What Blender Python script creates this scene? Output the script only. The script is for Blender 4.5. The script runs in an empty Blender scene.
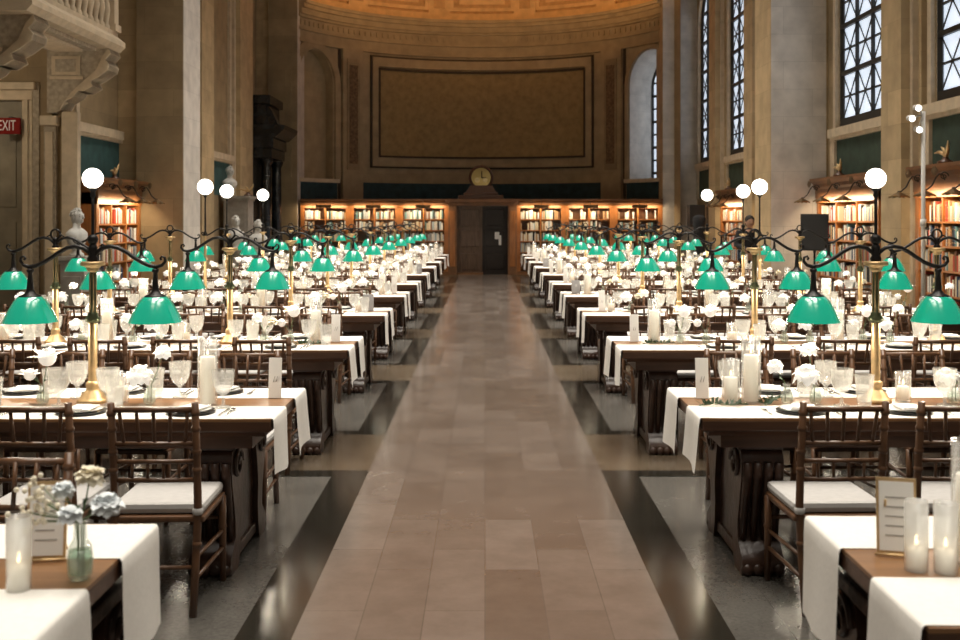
import bpy, bmesh, math, random
from math import sin, cos, pi, radians, sqrt
from mathutils import Vector, Matrix
random.seed(11)
SC = bpy.context.scene
COL = SC.collection
F, CX, CY, EYE = 1067.0, 485.0, 219.0, 1.7      # focal length in pixels, vanishing point, eye height
def px_of(x, y): return CX + x*F/y
ORD = ['first','second','third','fourth','fifth','sixth','seventh','eighth','ninth','tenth','eleventh','twelfth','thirteenth','fourteenth',
       'fifteenth','sixteenth','seventeenth','eighteenth','nineteenth','twentieth','twenty-first','twenty-second','twenty-third','twenty-fourth',
       'twenty-fifth','twenty-sixth','twenty-seventh','twenty-eighth','twenty-ninth','thirtieth']
SIDE = {-1: 'balcony-side', 1: 'window-side'}

# ------------------------------------------------------------------ materials
MATS = {}
def nodes(name):
    m = bpy.data.materials.new(name); m.use_nodes = True
    nt = m.node_tree; MATS[name] = m
    return m, nt, nt.nodes['Principled BSDF']
def mat(name, col, rough=.5, metal=0., emit=None, es=0., noise=0., nscale=8., bump=0., coat=0., spec=None, stretch=None, sub=0., trans=0.):
    m, nt, b = nodes(name)
    b.inputs['Base Color'].default_value = (*col, 1)
    b.inputs['Roughness'].default_value = rough
    b.inputs['Metallic'].default_value = metal
    if spec is not None: b.inputs['Specular IOR Level'].default_value = spec
    if coat: b.inputs['Coat Weight'].default_value = coat; b.inputs['Coat Roughness'].default_value = .08
    if emit: b.inputs['Emission Color'].default_value = (*emit, 1); b.inputs['Emission Strength'].default_value = es
    if noise or bump:
        tc = nt.nodes.new('ShaderNodeTexCoord'); mp = nt.nodes.new('ShaderNodeMapping'); n = nt.nodes.new('ShaderNodeTexNoise')
        if stretch: mp.inputs['Scale'].default_value = stretch
        nt.links.new(tc.outputs['Object'], mp.inputs[0]); nt.links.new(mp.outputs[0], n.inputs['Vector'])
        n.inputs['Scale'].default_value = nscale; n.inputs['Detail'].default_value = 5
        if noise:
            r = nt.nodes.new('ShaderNodeValToRGB')
            r.color_ramp.elements[0].position = .3; r.color_ramp.elements[1].position = .7
            r.color_ramp.elements[0].color = (*[c*(1-noise) for c in col], 1)
            r.color_ramp.elements[1].color = (*[min(1, c*(1+noise)) for c in col], 1)
            nt.links.new(n.outputs['Fac'], r.inputs[0]); nt.links.new(r.outputs[0], b.inputs['Base Color'])
        if bump:
            bp = nt.nodes.new('ShaderNodeBump'); bp.inputs['Strength'].default_value = bump; bp.inputs['Distance'].default_value = .01
            nt.links.new(n.outputs['Fac'], bp.inputs['Height']); nt.links.new(bp.outputs[0], b.inputs['Normal'])
    return m
def stone(name, col, jw=1.1, jh=.52, joint=.82, var=.1, rough=.75, rad=False):
    """ashlar stone: courses by height, blocks along the wall, with mottling"""
    m, nt, b = nodes(name)
    N = nt.nodes.new; L = nt.links.new
    g = N('ShaderNodeNewGeometry'); s = N('ShaderNodeSeparateXYZ'); L(g.outputs['Position'], s.inputs[0])
    a = N('ShaderNodeMath'); a.operation = 'ADD'; L(s.outputs[0], a.inputs[0]); L(s.outputs[1], a.inputs[1])
    c = N('ShaderNodeCombineXYZ'); L(a.outputs[0], c.inputs[0]); L(s.outputs[2], c.inputs[1])
    br = N('ShaderNodeTexBrick'); L(c.outputs[0], br.inputs['Vector'])
    br.inputs['Scale'].default_value = 1; br.inputs['Brick Width'].default_value = jw; br.inputs['Row Height'].default_value = jh
    br.inputs['Mortar Size'].default_value = .006; br.inputs['Mortar Smooth'].default_value = .6
    br.inputs['Color1'].default_value = (*[x*(1+var) for x in col], 1); br.inputs['Color2'].default_value = (*[x*(1-var) for x in col], 1)
    br.inputs['Mortar'].default_value = (*[x*joint for x in col], 1)
    n = N('ShaderNodeTexNoise'); L(g.outputs['Position'], n.inputs['Vector']); n.inputs['Scale'].default_value = 3; n.inputs['Detail'].default_value = 8
    mx = N('ShaderNodeMix'); mx.data_type = 'RGBA'; mx.blend_type = 'MULTIPLY'; mx.inputs[0].default_value = .55
    L(br.outputs['Color'], mx.inputs[6]); L(n.outputs['Fac'], mx.inputs[7])
    gm = N('ShaderNodeGamma'); gm.inputs[1].default_value = 1.0
    hs = N('ShaderNodeHueSaturation'); hs.inputs['Value'].default_value = 1.35; L(mx.outputs[2], hs.inputs['Color'])
    L(hs.outputs[0], b.inputs['Base Color']); b.inputs['Roughness'].default_value = rough
    bp = N('ShaderNodeBump'); bp.inputs['Strength'].default_value = .25; bp.inputs['Distance'].default_value = .01
    L(n.outputs['Fac'], bp.inputs['Height']); L(bp.outputs[0], b.inputs['Normal'])
    return m
def clear(name, tint, frost=.3, rough=.05, trn=.5):
    """thin table glass: see-through with a sheen and a little milky light"""
    m, nt, b = nodes(name); N = nt.nodes.new; L = nt.links.new
    out = nt.nodes['Material Output']; nt.nodes.remove(b)
    t = N('ShaderNodeBsdfTransparent'); t.inputs[0].default_value = (*tint, 1)
    g = N('ShaderNodeBsdfGlossy'); g.inputs['Roughness'].default_value = rough; g.inputs[0].default_value = (1, 1, 1, 1)
    d = N('ShaderNodeBsdfDiffuse'); d.inputs[0].default_value = (.86, .86, .84, 1)
    tl = N('ShaderNodeBsdfTranslucent'); tl.inputs[0].default_value = (.9, .9, .87, 1)
    m0 = N('ShaderNodeMixShader'); m0.inputs[0].default_value = trn; L(d.outputs[0], m0.inputs[1]); L(tl.outputs[0], m0.inputs[2])
    m1 = N('ShaderNodeMixShader'); m1.inputs[0].default_value = frost; L(t.outputs[0], m1.inputs[1]); L(m0.outputs[0], m1.inputs[2])
    lw = N('ShaderNodeLayerWeight'); lw.inputs[0].default_value = .5
    pw_ = N('ShaderNodeMath'); pw_.operation = 'POWER'; pw_.inputs[1].default_value = 3; L(lw.outputs['Facing'], pw_.inputs[0])
    ml = N('ShaderNodeMath'); ml.operation = 'MULTIPLY_ADD'; ml.inputs[1].default_value = .5; ml.inputs[2].default_value = .03; L(pw_.outputs[0], ml.inputs[0])
    m2 = N('ShaderNodeMixShader'); L(ml.outputs[0], m2.inputs[0]); L(m1.outputs[0], m2.inputs[1]); L(g.outputs[0], m2.inputs[2])
    L(m2.outputs[0], out.inputs['Surface'])
    return m
def slabs(name, col, w, h, var, rough, joint=.6, along=True, speck=0., off=(0, 0), tint2=None):
    """polished stone floor cut into slabs"""
    m, nt, b = nodes(name); N = nt.nodes.new; L = nt.links.new
    g = N('ShaderNodeNewGeometry'); mp = N('ShaderNodeMapping'); L(g.outputs['Position'], mp.inputs[0])
    mp.inputs['Location'].default_value = (off[0], off[1], 0)
    if not along: mp.inputs['Rotation'].default_value = (0, 0, pi/2)
    br = N('ShaderNodeTexBrick'); L(mp.outputs[0], br.inputs['Vector'])
    br.inputs['Scale'].default_value = 1; br.inputs['Brick Width'].default_value = w; br.inputs['Row Height'].default_value = h
    br.inputs['Mortar Size'].default_value = .003; br.offset = .37; br.offset_frequency = 2
    c2 = tint2 or [x*(1-var) for x in col]
    br.inputs['Color1'].default_value = (*[min(1, x*(1+var)) for x in col], 1); br.inputs['Color2'].default_value = (*c2, 1)
    br.inputs['Mortar'].default_value = (*[x*joint for x in col], 1)
    n = N('ShaderNodeTexNoise'); L(g.outputs['Position'], n.inputs['Vector']); n.inputs['Scale'].default_value = 2.2; n.inputs['Detail'].default_value = 10
    n.inputs['Roughness'].default_value = .7
    r = N('ShaderNodeValToRGB'); r.color_ramp.elements[0].position = .3; r.color_ramp.elements[1].position = .72
    r.color_ramp.elements[0].color = (.62, .6, .58, 1); r.color_ramp.elements[1].color = (1.08, 1.06, 1.03, 1); L(n.outputs['Fac'], r.inputs[0])
    mx = N('ShaderNodeMix'); mx.data_type = 'RGBA'; mx.blend_type = 'MULTIPLY'; mx.inputs[0].default_value = .8
    L(br.outputs['Color'], mx.inputs[6]); L(r.outputs[0], mx.inputs[7])
    last = mx.outputs[2]
    if speck:
        v = N('ShaderNodeTexVoronoi'); L(g.outputs['Position'], v.inputs['Vector']); v.inputs['Scale'].default_value = 90
        r2 = N('ShaderNodeValToRGB'); r2.color_ramp.elements[0].color = (1-speck,)*3 + (1,); r2.color_ramp.elements[1].color = (1+speck,)*3 + (1,)
        sp = N('ShaderNodeSeparateColor'); L(v.outputs['Color'], sp.inputs[0]); L(sp.outputs[0], r2.inputs[0])
        m2 = N('ShaderNodeMix'); m2.data_type = 'RGBA'; m2.blend_type = 'MULTIPLY'; m2.inputs[0].default_value = 1
        L(last, m2.inputs[6]); L(r2.outputs[0], m2.inputs[7]); last = m2.outputs[2]
    L(last, b.inputs['Base Color'])
    mr = N('ShaderNodeMapRange'); L(n.outputs['Fac'], mr.inputs[0]); mr.inputs[3].default_value = rough*.8; mr.inputs[4].default_value = rough*1.35
    L(mr.outputs[0], b.inputs['Roughness'])
    return m

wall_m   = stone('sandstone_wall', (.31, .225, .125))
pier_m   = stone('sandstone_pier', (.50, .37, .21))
grey_m   = stone('lit_grey_stone', (.66, .61, .55), var=.06)  # sandstone with cool window light put into its colour
apse_m   = stone('apse_stone', (.38, .285, .165), jw=2.2, jh=.8, var=.05)
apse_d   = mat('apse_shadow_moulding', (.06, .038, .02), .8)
panel_m  = mat('apse_panel', (.33, .225, .10), .9, noise=.18, nscale=5)
carve_m  = mat('carved_pale_stone', (.40, .335, .25), .8, noise=.25, nscale=14, bump=.5)
trimst_m = mat('pale_stone_trim', (.58, .47, .33), .7, noise=.14, nscale=6)
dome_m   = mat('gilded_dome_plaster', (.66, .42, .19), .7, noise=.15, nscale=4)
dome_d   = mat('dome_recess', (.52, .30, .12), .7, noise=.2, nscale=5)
teal_m   = mat('teal_panel', (.035, .095, .095), .75, noise=.25, nscale=5)
green_m  = mat('dark_green_panel', (.03, .055, .038), .75, noise=.25, nscale=5)
black_marble = mat('black_marble', (.012, .014, .016), .22, noise=.8, nscale=4)
case_m   = mat('bookcase_wood', (.36, .135, .035), .4, noise=.25, nscale=3, stretch=(6, 6, 1))
case_d   = mat('bookcase_cornice_wood', (.20, .085, .03), .4, noise=.25, nscale=3)
door_m   = mat('dark_door_wood', (.13, .075, .045), .4, noise=.35, nscale=3, stretch=(8, 8, 1))
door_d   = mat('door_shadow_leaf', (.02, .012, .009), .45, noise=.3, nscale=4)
oak_m    = mat('door_frame_oak', (.22, .10, .04), .45, noise=.25, nscale=4)
table_m  = mat('table_dark_wood', (.07, .032, .017), .32, noise=.3, nscale=4, stretch=(1, 8, 8))
top_m    = mat('table_top_wood', (.24, .12, .052), .3, noise=.2, nscale=3, stretch=(1, 12, 12))
carved_t = mat('table_pedestal_wood', (.045, .022, .014), .3, noise=.4, nscale=14, bump=.5)
chair_m  = mat('chair_wood', (.108, .050, .023), .32, noise=.25, nscale=9, stretch=(4, 4, 1))
cush_m   = mat('ivory_cushion', (.50, .48, .46), .9, noise=.06, nscale=30)
runner_m = mat('white_linen', (.86, .83, .78), .95, noise=.03, nscale=60, bump=.08)
china_m  = mat('white_china', (.85, .84, .81), .2)
charger_m= mat('dark_charger', (.03, .026, .024), .3)
silver_m = mat('silver', (.7, .69, .66), .22, metal=1)
gold_m   = mat('aged_brass', (.62, .43, .22), .42, metal=.7, noise=.2, nscale=20)
bronze_m = mat('green_bronze', (.10, .11, .055), .35, metal=.7, noise=.5, nscale=25)
iron_m   = mat('black_iron', (.014, .012, .011), .4, metal=.4)
leafbr_m = mat('bronze_leaf', (.16, .10, .045), .4, metal=.7, noise=.4, nscale=14)
globe_m  = mat('opal_globe', (1, .97, .9), .4, emit=(1, .93, .8), es=9.0)
bulb_m   = mat('shade_inner_white', (1, .95, .85), .6, emit=(1, .85, .6), es=2.2)
shade_m  = mat('green_glass_shade', (.0, .24, .15), .25, emit=(.0, .47, .28), es=.5, coat=1.0)
shade_m.node_tree.nodes['Principled BSDF'].inputs['Coat Roughness'].default_value = .13
shade_m.node_tree.nodes['Principled BSDF'].inputs['Coat IOR'].default_value = 1.95
glass_m  = clear('ribbed_glass', (.96, .96, .95), .27)
cyl_m    = clear('cylinder_glass', (.98, .98, .97), .12)
vase_m   = clear('bud_vase_glass', (.93, .97, .94), .2)
wax_m    = mat('candle_wax', (.92, .88, .80), .6, emit=(1, .85, .6), es=.12)
flame_m  = mat('candle_flame', (1, .8, .4), .5, emit=(1, .72, .35), es=6)
petal_m  = mat('white_petal', (.93, .91, .87), .75, emit=(1, .95, .88), es=.26)  # slight glow added to lift the shading between petals
petalb_m = mat('pale_blue_petal', (.80, .84, .86), .75, noise=.06, nscale=30)
petalc_m = mat('cream_petal', (.85, .78, .62), .75, noise=.08, nscale=30)
stem_m   = mat('green_stem', (.09, .16, .06), .6)
leaf_m   = mat('dark_leaf', (.025, .055, .022), .5)
card_m   = mat('white_card', (.86, .85, .82), .8)
greycard = mat('grey_card', (.36, .36, .37), .7)
ink_m    = mat('card_ink', (.32, .30, .28), .8)
marble_m = mat('white_marble_bust', (.60, .59, .56), .5, noise=.15, nscale=12)
ped_m    = mat('grey_pedestal', (.33, .30, .26), .6, noise=.2, nscale=6)
black_m  = mat('black_plastic', (.012, .012, .013), .5)
cloth_m  = mat('black_clothing', (.010, .010, .011), .85)
skin_m   = mat('skin', (.40, .23, .15), .6)
hair_m   = mat('dark_hair', (.015, .011, .008), .7)
pole_m   = mat('light_stand_white', (.72, .70, .66), .4)
spot_m   = mat('small_spot_lens', (1, 1, 1), .3, emit=(1, .95, .85), es=8)
exit_m   = mat('exit_red', (.20, .010, .008), .8, spec=.2)
exitw_m  = mat('exit_letters', (.85, .82, .78), .5)
win_m    = mat('window_iron', (.018, .016, .013), .5)
pane_m   = mat('frosted_daylight_pane', (.8, .85, .92), .3, emit=(.74, .85, 1), es=.85, noise=0)
clockw_m = mat('clock_case_wood', (.09, .035, .015), .35)
clockf_m = mat('clock_face_gold', (.55, .42, .16), .35, metal=.5)
clockl_m = mat('clock_face_reflection', (.75, .62, .32), .4)
aisle_m  = slabs('aisle_travertine', (.152, .126, .110), .86, .2615, .12, .165, joint=.74, off=(0, .7845), tint2=(.118, .093, .077), along=False)
terr_m   = slabs('grey_terrazzo', (.10, .094, .085), 2.0, 2.02, .08, .2, joint=.7, speck=.13)
strip_m  = slabs('dark_marble_strip', (.020, .018, .014), 3.0, 2.4, .2, .15, joint=.8)
tan_m    = slabs('tan_marble_band', (.105, .080, .055), 1.1, 1.3, .12, .2, joint=.7)
BOOKC = [('cream', (.66, .58, .44)), ('white', (.74, .72, .68)), ('grey', (.33, .35, .36)), ('red', (.36, .05, .025)), ('brown', (.17, .075, .035)),
         ('navy', (.035, .06, .12)), ('black', (.02, .02, .022)), ('teal', (.10, .21, .22)), ('tan', (.42, .26, .13)), ('pale blue', (.42, .52, .60))]
BM = {n: mat('book_' + n.replace(' ', '_'), c, .6) for n, c in BOOKC}
page_m = mat('book_pages', (.72, .66, .55), .9)

# ------------------------------------------------------------------ mesh helpers
class MB:
    def __init__(s): s.v, s.f, s.mi, s.sm, s.mats = [], [], [], [], []
    def m(s, material):
        if material not in s.mats: s.mats.append(material)
        return s.mats.index(material)
    def add(s, vs, fs, material, smooth=False, M=None):
        o = len(s.v); k = s.m(material)
        s.v += [tuple(M @ Vector(p)) if M else tuple(p) for p in vs]
        s.f += [tuple(o+i for i in f) for f in fs]
        s.mi += [k]*len(fs); s.sm += [smooth]*len(fs)
        return s
    def box(s, x0, x1, y0, y1, z0, z1, material, M=None, b=0.):
        if x0 > x1: x0, x1 = x1, x0
        if y0 > y1: y0, y1 = y1, y0
        if b:
            bm = bmesh.new(); bmesh.ops.create_cube(bm, size=1)
            for v in bm.verts: v.co = Vector(((x0+x1)/2 + v.co.x*(x1-x0), (y0+y1)/2 + v.co.y*(y1-y0), (z0+z1)/2 + v.co.z*(z1-z0)))
            bmesh.ops.bevel(bm, geom=bm.edges[:], offset=b, segments=2, affect='EDGES', profile=.6)
            bm.verts.index_update()
            s.add([v.co.copy() for v in bm.verts], [[v.index for v in f.verts] for f in bm.faces], material, False, M); bm.free()
            return s
        vs = [(x, y, z) for x in (x0, x1) for y in (y0, y1) for z in (z0, z1)]
        return s.add(vs, [(0,1,3,2),(4,6,7,5),(0,4,5,1),(2,3,7,6),(0,2,6,4),(1,5,7,3)], material, False, M)
    def lathe(s, prof, n, material, c=(0,0,0), smooth=True, M=None, flute=0., fk=2, sx=1., sy=1.):
        vs, fs, rings = [], [], []
        for r, z in prof:
            if r < 1e-6: rings.append([len(vs)]); vs.append((c[0], c[1], c[2]+z)); continue
            ring = []
            for i in range(n):
                a = 2*pi*i/n; rr = r*(1-flute*(i % fk == 0))
                ring.append(len(vs)); vs.append((c[0]+rr*cos(a)*sx, c[1]+rr*sin(a)*sy, c[2]+z))
            rings.append(ring)
        for A, B in zip(rings, rings[1:]):
            for i in range(n):
                j = (i+1) % n
                if len(A) == 1 and len(B) == 1: continue
                if len(A) == 1: fs.append((A[0], B[j], B[i]))
                elif len(B) == 1: fs.append((A[i], A[j], B[0]))
                else: fs.append((A[i], A[j], B[j], B[i]))
        return s.add(vs, fs, material, smooth, M)
    def tube(s, pts, r, material, n=6, smooth=True, M=None, cap=True):
        P = [Vector(p) for p in pts]; R = r if isinstance(r, (list, tuple)) else [r]*len(P)
        vs, fs = [], []; up = Vector((0, 0, 1)); prev = None
        for i, p in enumerate(P):
            t = (P[min(i+1, len(P)-1)] - P[max(i-1, 0)]).normalized()
            if prev is None:
                a = t.cross(up)
                if a.length < .05: a = t.cross(Vector((1, 0, 0)))
                a.normalize()
            else:
                a = prev - t*prev.dot(t)
                a = a.normalized() if a.length > 1e-5 else t.cross(up).normalized()
            prev = a; b = t.cross(a)
            for k in range(n):
                g = 2*pi*k/n; vs.append(p + (a*cos(g) + b*sin(g))*R[i])
        for i in range(len(P)-1):
            for k in range(n):
                j = (k+1) % n; fs.append((i*n+k, i*n+j, (i+1)*n+j, (i+1)*n+k))
        if cap: fs += [tuple(range(n-1, -1, -1)), tuple((len(P)-1)*n+k for k in range(n))]
        return s.add(vs, fs, material, smooth, M)
    def prism(s, poly, a0, a1, material, plane='yz', smooth=False, M=None):
        """polygon in a plane, extruded along the remaining axis"""
        n = len(poly)
        def P(u, v, a): return {'yz': (a, u, v), 'xz': (u, a, v), 'xy': (u, v, a)}[plane]
        vs = [P(u, v, a0) for u, v in poly] + [P(u, v, a1) for u, v in poly]
        s.add(vs, [tuple(range(n)), tuple(range(2*n-1, n-1, -1))], material, False, M)
        return s.add(vs, [(i, (i+1) % n, n+(i+1) % n, n+i) for i in range(n)], material, smooth, M)
    def ball(s, c, r, material, n=10, M=None, sz=1., sx=1., sy=1.):
        return s.lathe([(r*sin(pi*i/n) if 0 < i < n else 0, -r*cos(pi*i/n)*sz) for i in range(n+1)], n+4, material, c, True, M, sx=sx, sy=sy)
    def mesh(s, name):
        me = bpy.data.meshes.new(name); me.from_pydata(s.v, [], s.f)
        for m in s.mats: me.materials.append(m)
        me.polygons.foreach_set('material_index', s.mi); me.polygons.foreach_set('use_smooth', s.sm)
        bm = bmesh.new(); bm.from_mesh(me); bmesh.ops.recalc_face_normals(bm, faces=bm.faces[:]); bm.to_mesh(me); bm.free()
        me.update(); return me
def tag(o, label=None, cat=None, group=None, kind=None):
    if label: o['label'] = label
    if cat: o['category'] = cat
    if group: o['group'] = group
    if kind: o['kind'] = kind
    return o
def link(name, data, parent=None, loc=None, rz=0., M=None):
    o = bpy.data.objects.new(name, data); COL.objects.link(o)
    if parent: o.parent = parent
    if M is not None: o.matrix_local = M
    elif loc is not None:
        o.location = loc; o.rotation_euler = (0, 0, rz)
    return o
def one(name, mb, label, cat, group=None, loc=(0,0,0), rz=0.):
    return tag(link(name, mb.mesh(name), None, loc, rz), label, cat, group)
def struct(name, mb, parent=None, kind='structure'):
    o = link(name, mb.mesh(name), parent)
    if parent is None: o['kind'] = kind
    return o
class Thing:
    """a kind of thing: a root (Empty or mesh) and its parts; put() makes one individual of it"""
    def __init__(s, name, cat, root=None): s.name, s.cat, s.root, s.parts = name, cat, (root.mesh(name) if root else None), []
    def part(s, name, mb, parent=None, loc=(0,0,0), rz=0., label=None):
        me = mb.mesh(name) if isinstance(mb, MB) else mb
        s.parts.append((name, me, parent, loc, rz, label)); return len(s.parts)-1
    def put(s, loc, rz, label, group=None, scale=None):
        r = link(s.name, s.root, None, loc, rz); tag(r, label, s.cat, group)
        if scale: r.scale = scale
        made = []
        for nm, me, par, l, z, lb in s.parts:
            o = link(nm, me, made[par] if par is not None else r, l, z)
            if lb: o['label'] = lb
            made.append(o)
        return r, made
def arc(cx, cz, r, a0, a1, n): return [(cx + r*cos(radians(a0+(a1-a0)*i/n)), cz + r*sin(radians(a0+(a1-a0)*i/n))) for i in range(n+1)]

# ------------------------------------------------------------------ the room
XR, XL = 6.50, -7.0                # wall planes
PR, PL = 5.42, -5.72               # aisle faces of the great piers
PIERS = [(20.2, 21.4), (32.5, 33.7)]
ZT = 11.5
fl = MB(); fl.box(-10, 8.2, -3, 37.5, -.2, 0, terr_m); struct('floor', fl)
AI, AO = .783, 1.012
aislem = MB(); aislem.box(-AI, AI, -3, 32.45, -.02, .004, aisle_m); struct('floor_aisle', aislem)
bands = [(3.2+4*k, 4.4+4*k) for k in range(1, 8)]
st = MB(); tb = MB()
prev = -3; FX = .015
for a, b in bands:
    for s in (-1, 1):
        lo = max(prev, -3)
        if a > lo: st.box(s*AI, s*AO, lo, a, -.02, .004, strip_m)
        st.box(s*AI, s*7, a-.16, a, -.02, .0035, strip_m); st.box(s*AI, s*7, b, b+.15, -.02, .0035, strip_m)
        tb.box(s*AI, s*7, a, b, -.02, .003, tan_m)
    prev = b
struct('floor_dark_strips', st); struct('floor_tan_bands', tb)

def arch_wall(mb, mp, u0, u1, z0, z1, o0, o1, zs, zp, rise, depth, m, mr, back=None, n=14):
    """wall piece u0..u1 with an arched opening o0..o1 (sill zs, springing zp); mp(u, z, d) -> point"""
    def q(a, b, c, d, mm): mb.add([a, b, c, d], [(0, 1, 2, 3)], mm)
    k = 6
    def rect(a, b, za, zb):
        if b-a < 1e-4 or zb-za < 1e-4: return
        for i in range(k):
            p, r = a+(b-a)*i/k, a+(b-a)*(i+1)/k
            q(mp(p, za, 0), mp(r, za, 0), mp(r, zb, 0), mp(p, zb, 0), m)
    rect(u0, o0, z0, z1); rect(o1, u1, z0, z1); rect(o0, o1, z0, zs)
    uc, hw = (o0+o1)/2, (o1-o0)/2
    P = [(uc - hw*cos(pi*i/n), zp + rise*sin(pi*i/n)) for i in range(n+1)]
    for (a, za), (b, zb) in zip(P, P[1:]): q(mp(a, za, 0), mp(b, zb, 0), mp(b, z1, 0), mp(a, z1, 0), m)
    loop = [(o0, zs)] + P + [(o1, zs)]
    L = loop + [(o0, zs)]
    for (a, za), (b, zb) in zip(L, L[1:]): q(mp(a, za, 0), mp(b, zb, 0), mp(b, zb, depth), mp(a, za, depth), mr)
    if back: mb.add([mp(a, z, depth) for a, z in loop], [tuple(range(len(loop)))], back)
    return P
def arch_trim(mb, mp, o0, o1, zs, zp, rise, w, proud, m, n=14):
    """moulding round an arched opening"""
    uc, hw = (o0+o1)/2, (o1-o0)/2
    I = [(o0, zs)] + [(uc - hw*cos(pi*i/n), zp + rise*sin(pi*i/n)) for i in range(n+1)] + [(o1, zs)]
    s = (hw+w)/hw
    O = [(o0-w, zs)] + [(uc - (hw+w)*cos(pi*i/n), zp + (rise+w*rise/hw)*sin(pi*i/n)) for i in range(n+1)] + [(o1+w, zs)]
    for i in range(len(I)-1):
        A, B, C, D = I[i], I[i+1], O[i+1], O[i]
        vs = [mp(*p, d) for d in (-proud, .0) for p in (A, B, C, D)]
        mb.add(vs, [(0,1,2,3), (0,1,5,4), (2,3,7,6), (1,2,6,5), (3,0,4,7)], m)

# right wall with arched windows
WIN = [(8.9, 11.2), (13.05, 15.35), (17.25, 19.55), (22.0, 24.3), (25.95, 28.25), (29.85, 32.15)]
ZS, ZP, RI = 3.37, 7.4, 1.15
mpR = lambda u, z, d: (XR+d, u, z)
wr = MB()
edges = [7.0] + [(WIN[i][1]+WIN[i+1][0])/2 for i in range(len(WIN)-1)] + [33.7]
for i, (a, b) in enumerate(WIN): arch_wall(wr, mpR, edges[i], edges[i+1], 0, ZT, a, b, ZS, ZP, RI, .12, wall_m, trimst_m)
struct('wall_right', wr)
wt = MB()
for (a, b) in WIN:
    arch_trim(wt, mpR, a-.04, b+.04, ZS-.17, ZP, RI+.04, .13, .07, trimst_m)
    wt.box(XR-.12, XR, a-.35, b+.35, 3.2, 3.36, trimst_m); wt.box(XR-.09, XR, a-.3, b+.3, 3.14, 3.2, trimst_m)
    for y in (a-.22, b+.22): wt.box(XR-.07, XR, y-.11, y+.11, 2.3, 3.14, trimst_m)
struct('trim_window_ledges', wt)
gp = MB()
for (a, b) in WIN: gp.box(XR-.02, XR, a-.1, b+.1, 2.3, 3.14, green_m)
struct('trim_green_panels', gp)
def pilaster(mb, y0, y1, xf, xw, z0, z1, m, m2):
    s = 1 if xf < xw else -1
    mb.box(xf, xw, y0, y1, z0, z1, m)
    mb.box(xf+s*.13, xw, y0-.1, y1+.1, z0, z1, m2)
    mb.box(xf+s*.22, xw, y0-.2, y1+.2, z0, z1, m)
    mb.box(xf-s*.03, xw, y0-.03, y1+.03, z0, z0+.35, m2)
pw = MB()
for y in (12.15, 16.25, 25.1, 29.05): pilaster(pw, y-.4, y+.4, 6.18, XR, 0, ZT, pier_m, trimst_m)
struct('wall_right_pilasters', pw)
pr = MB()
for a, b in PIERS:
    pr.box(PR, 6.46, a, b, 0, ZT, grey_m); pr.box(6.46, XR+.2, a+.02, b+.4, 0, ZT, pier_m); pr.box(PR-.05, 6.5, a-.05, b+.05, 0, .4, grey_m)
    pr.box(PR-.012, PR, a+.02, b-.02, .4, ZT, pier_m)
struct('wall_right_piers', pr)

def glazing(nm, a, b, x):
    root = link(nm, None); root['kind'] = 'structure'
    fr, pn = MB(), MB()
    n = 14; uc, hw = (a+b)/2, (b-a)/2
    P = [(a, ZS)] + [(uc - hw*cos(pi*i/n), ZP + RI*sin(pi*i/n)) for i in range(n+1)] + [(b, ZS)]
    pn.add([(x+.03, u, z) for u, z in P], [tuple(range(len(P)))], pane_m)
    L = P + [P[0]]
    for (u0, z0), (u1, z1) in zip(L, L[1:]): fr.tube([(x, u0, z0), (x, u1, z1)], .055, win_m, 4, False)
    def zmax(u): return ZP + RI*sqrt(max(0, 1-((u-uc)/hw)**2))
    cols = [a + (b-a)*k/3 for k in range(4)]
    for u in cols[1:3]: fr.box(x-.035, x+.02, u-.028, u+.028, ZS, zmax(u), win_m)
    z = ZS + .12; H = .86
    fr.box(x-.05, x+.02, a, b, ZS, ZS+.12, win_m)
    while z < ZP + RI:
        fr.box(x-.045, x+.02, a if z < ZP else uc-hw*.7, b if z < ZP else uc+hw*.7, z-.04, z+.04, win_m)
        zm = z + H/2
        if zm < ZP: fr.box(x-.02, x+.02, a, b, zm-.016, zm+.016, win_m)
        if z + H < ZP + .5:
            for c0, c1 in zip(cols, cols[1:]):
                fr.tube([(x, c0, z), (x, c1, z+H)], .014, win_m, 4, False); fr.tube([(x, c1, z), (x, c0, z+H)], .014, win_m, 4, False)
        z += H
    link('window_frame', fr.mesh('window_frame'), root); link('window_pane', pn.mesh('window_pane'), root)
for i, (a, b) in enumerate(WIN): glazing('window_%d' % (i+1), a, b, XR+.06)

# left wall
mpL = lambda u, z, d: (XL-d, u, z)
wl = MB()
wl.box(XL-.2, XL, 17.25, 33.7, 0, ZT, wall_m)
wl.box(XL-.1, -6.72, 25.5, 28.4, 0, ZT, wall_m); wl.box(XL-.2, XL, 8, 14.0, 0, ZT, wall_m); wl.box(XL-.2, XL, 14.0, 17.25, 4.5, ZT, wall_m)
struct('wall_left', wl)
pl = MB()
for a, b in PIERS:
    pl.box(PL, -6.6, a, b, 0, ZT, wall_m); pl.box(-6.5, XL, a+.15, b+.4, 0, ZT, pier_m); pl.box(PL+.05, -6.6, a-.05, b+.05, 0, .4, wall_m)
    pl.box(PL+.012, PL, a+.02, b-.02, .4, ZT, grey_m)  # thin pale skin: lamp glow on the aisle face put into colour
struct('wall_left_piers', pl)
pq = MB()
pilaster(pq, 24.3, 25.4, -6.45, XL, 0, ZT, pier_m, trimst_m); pq.box(-6.5, XL, 28.35, 29.88, 0, ZT, pier_m); pq.box(-6.62, XL, 28.2, 29.9, 0, ZT, trimst_m)
pilaster(pq, 21.36, 21.38, -6.80, XL, 0, ZT, pier_m, trimst_m)
struct('wall_left_pilasters', pq)
lt = MB()
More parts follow.
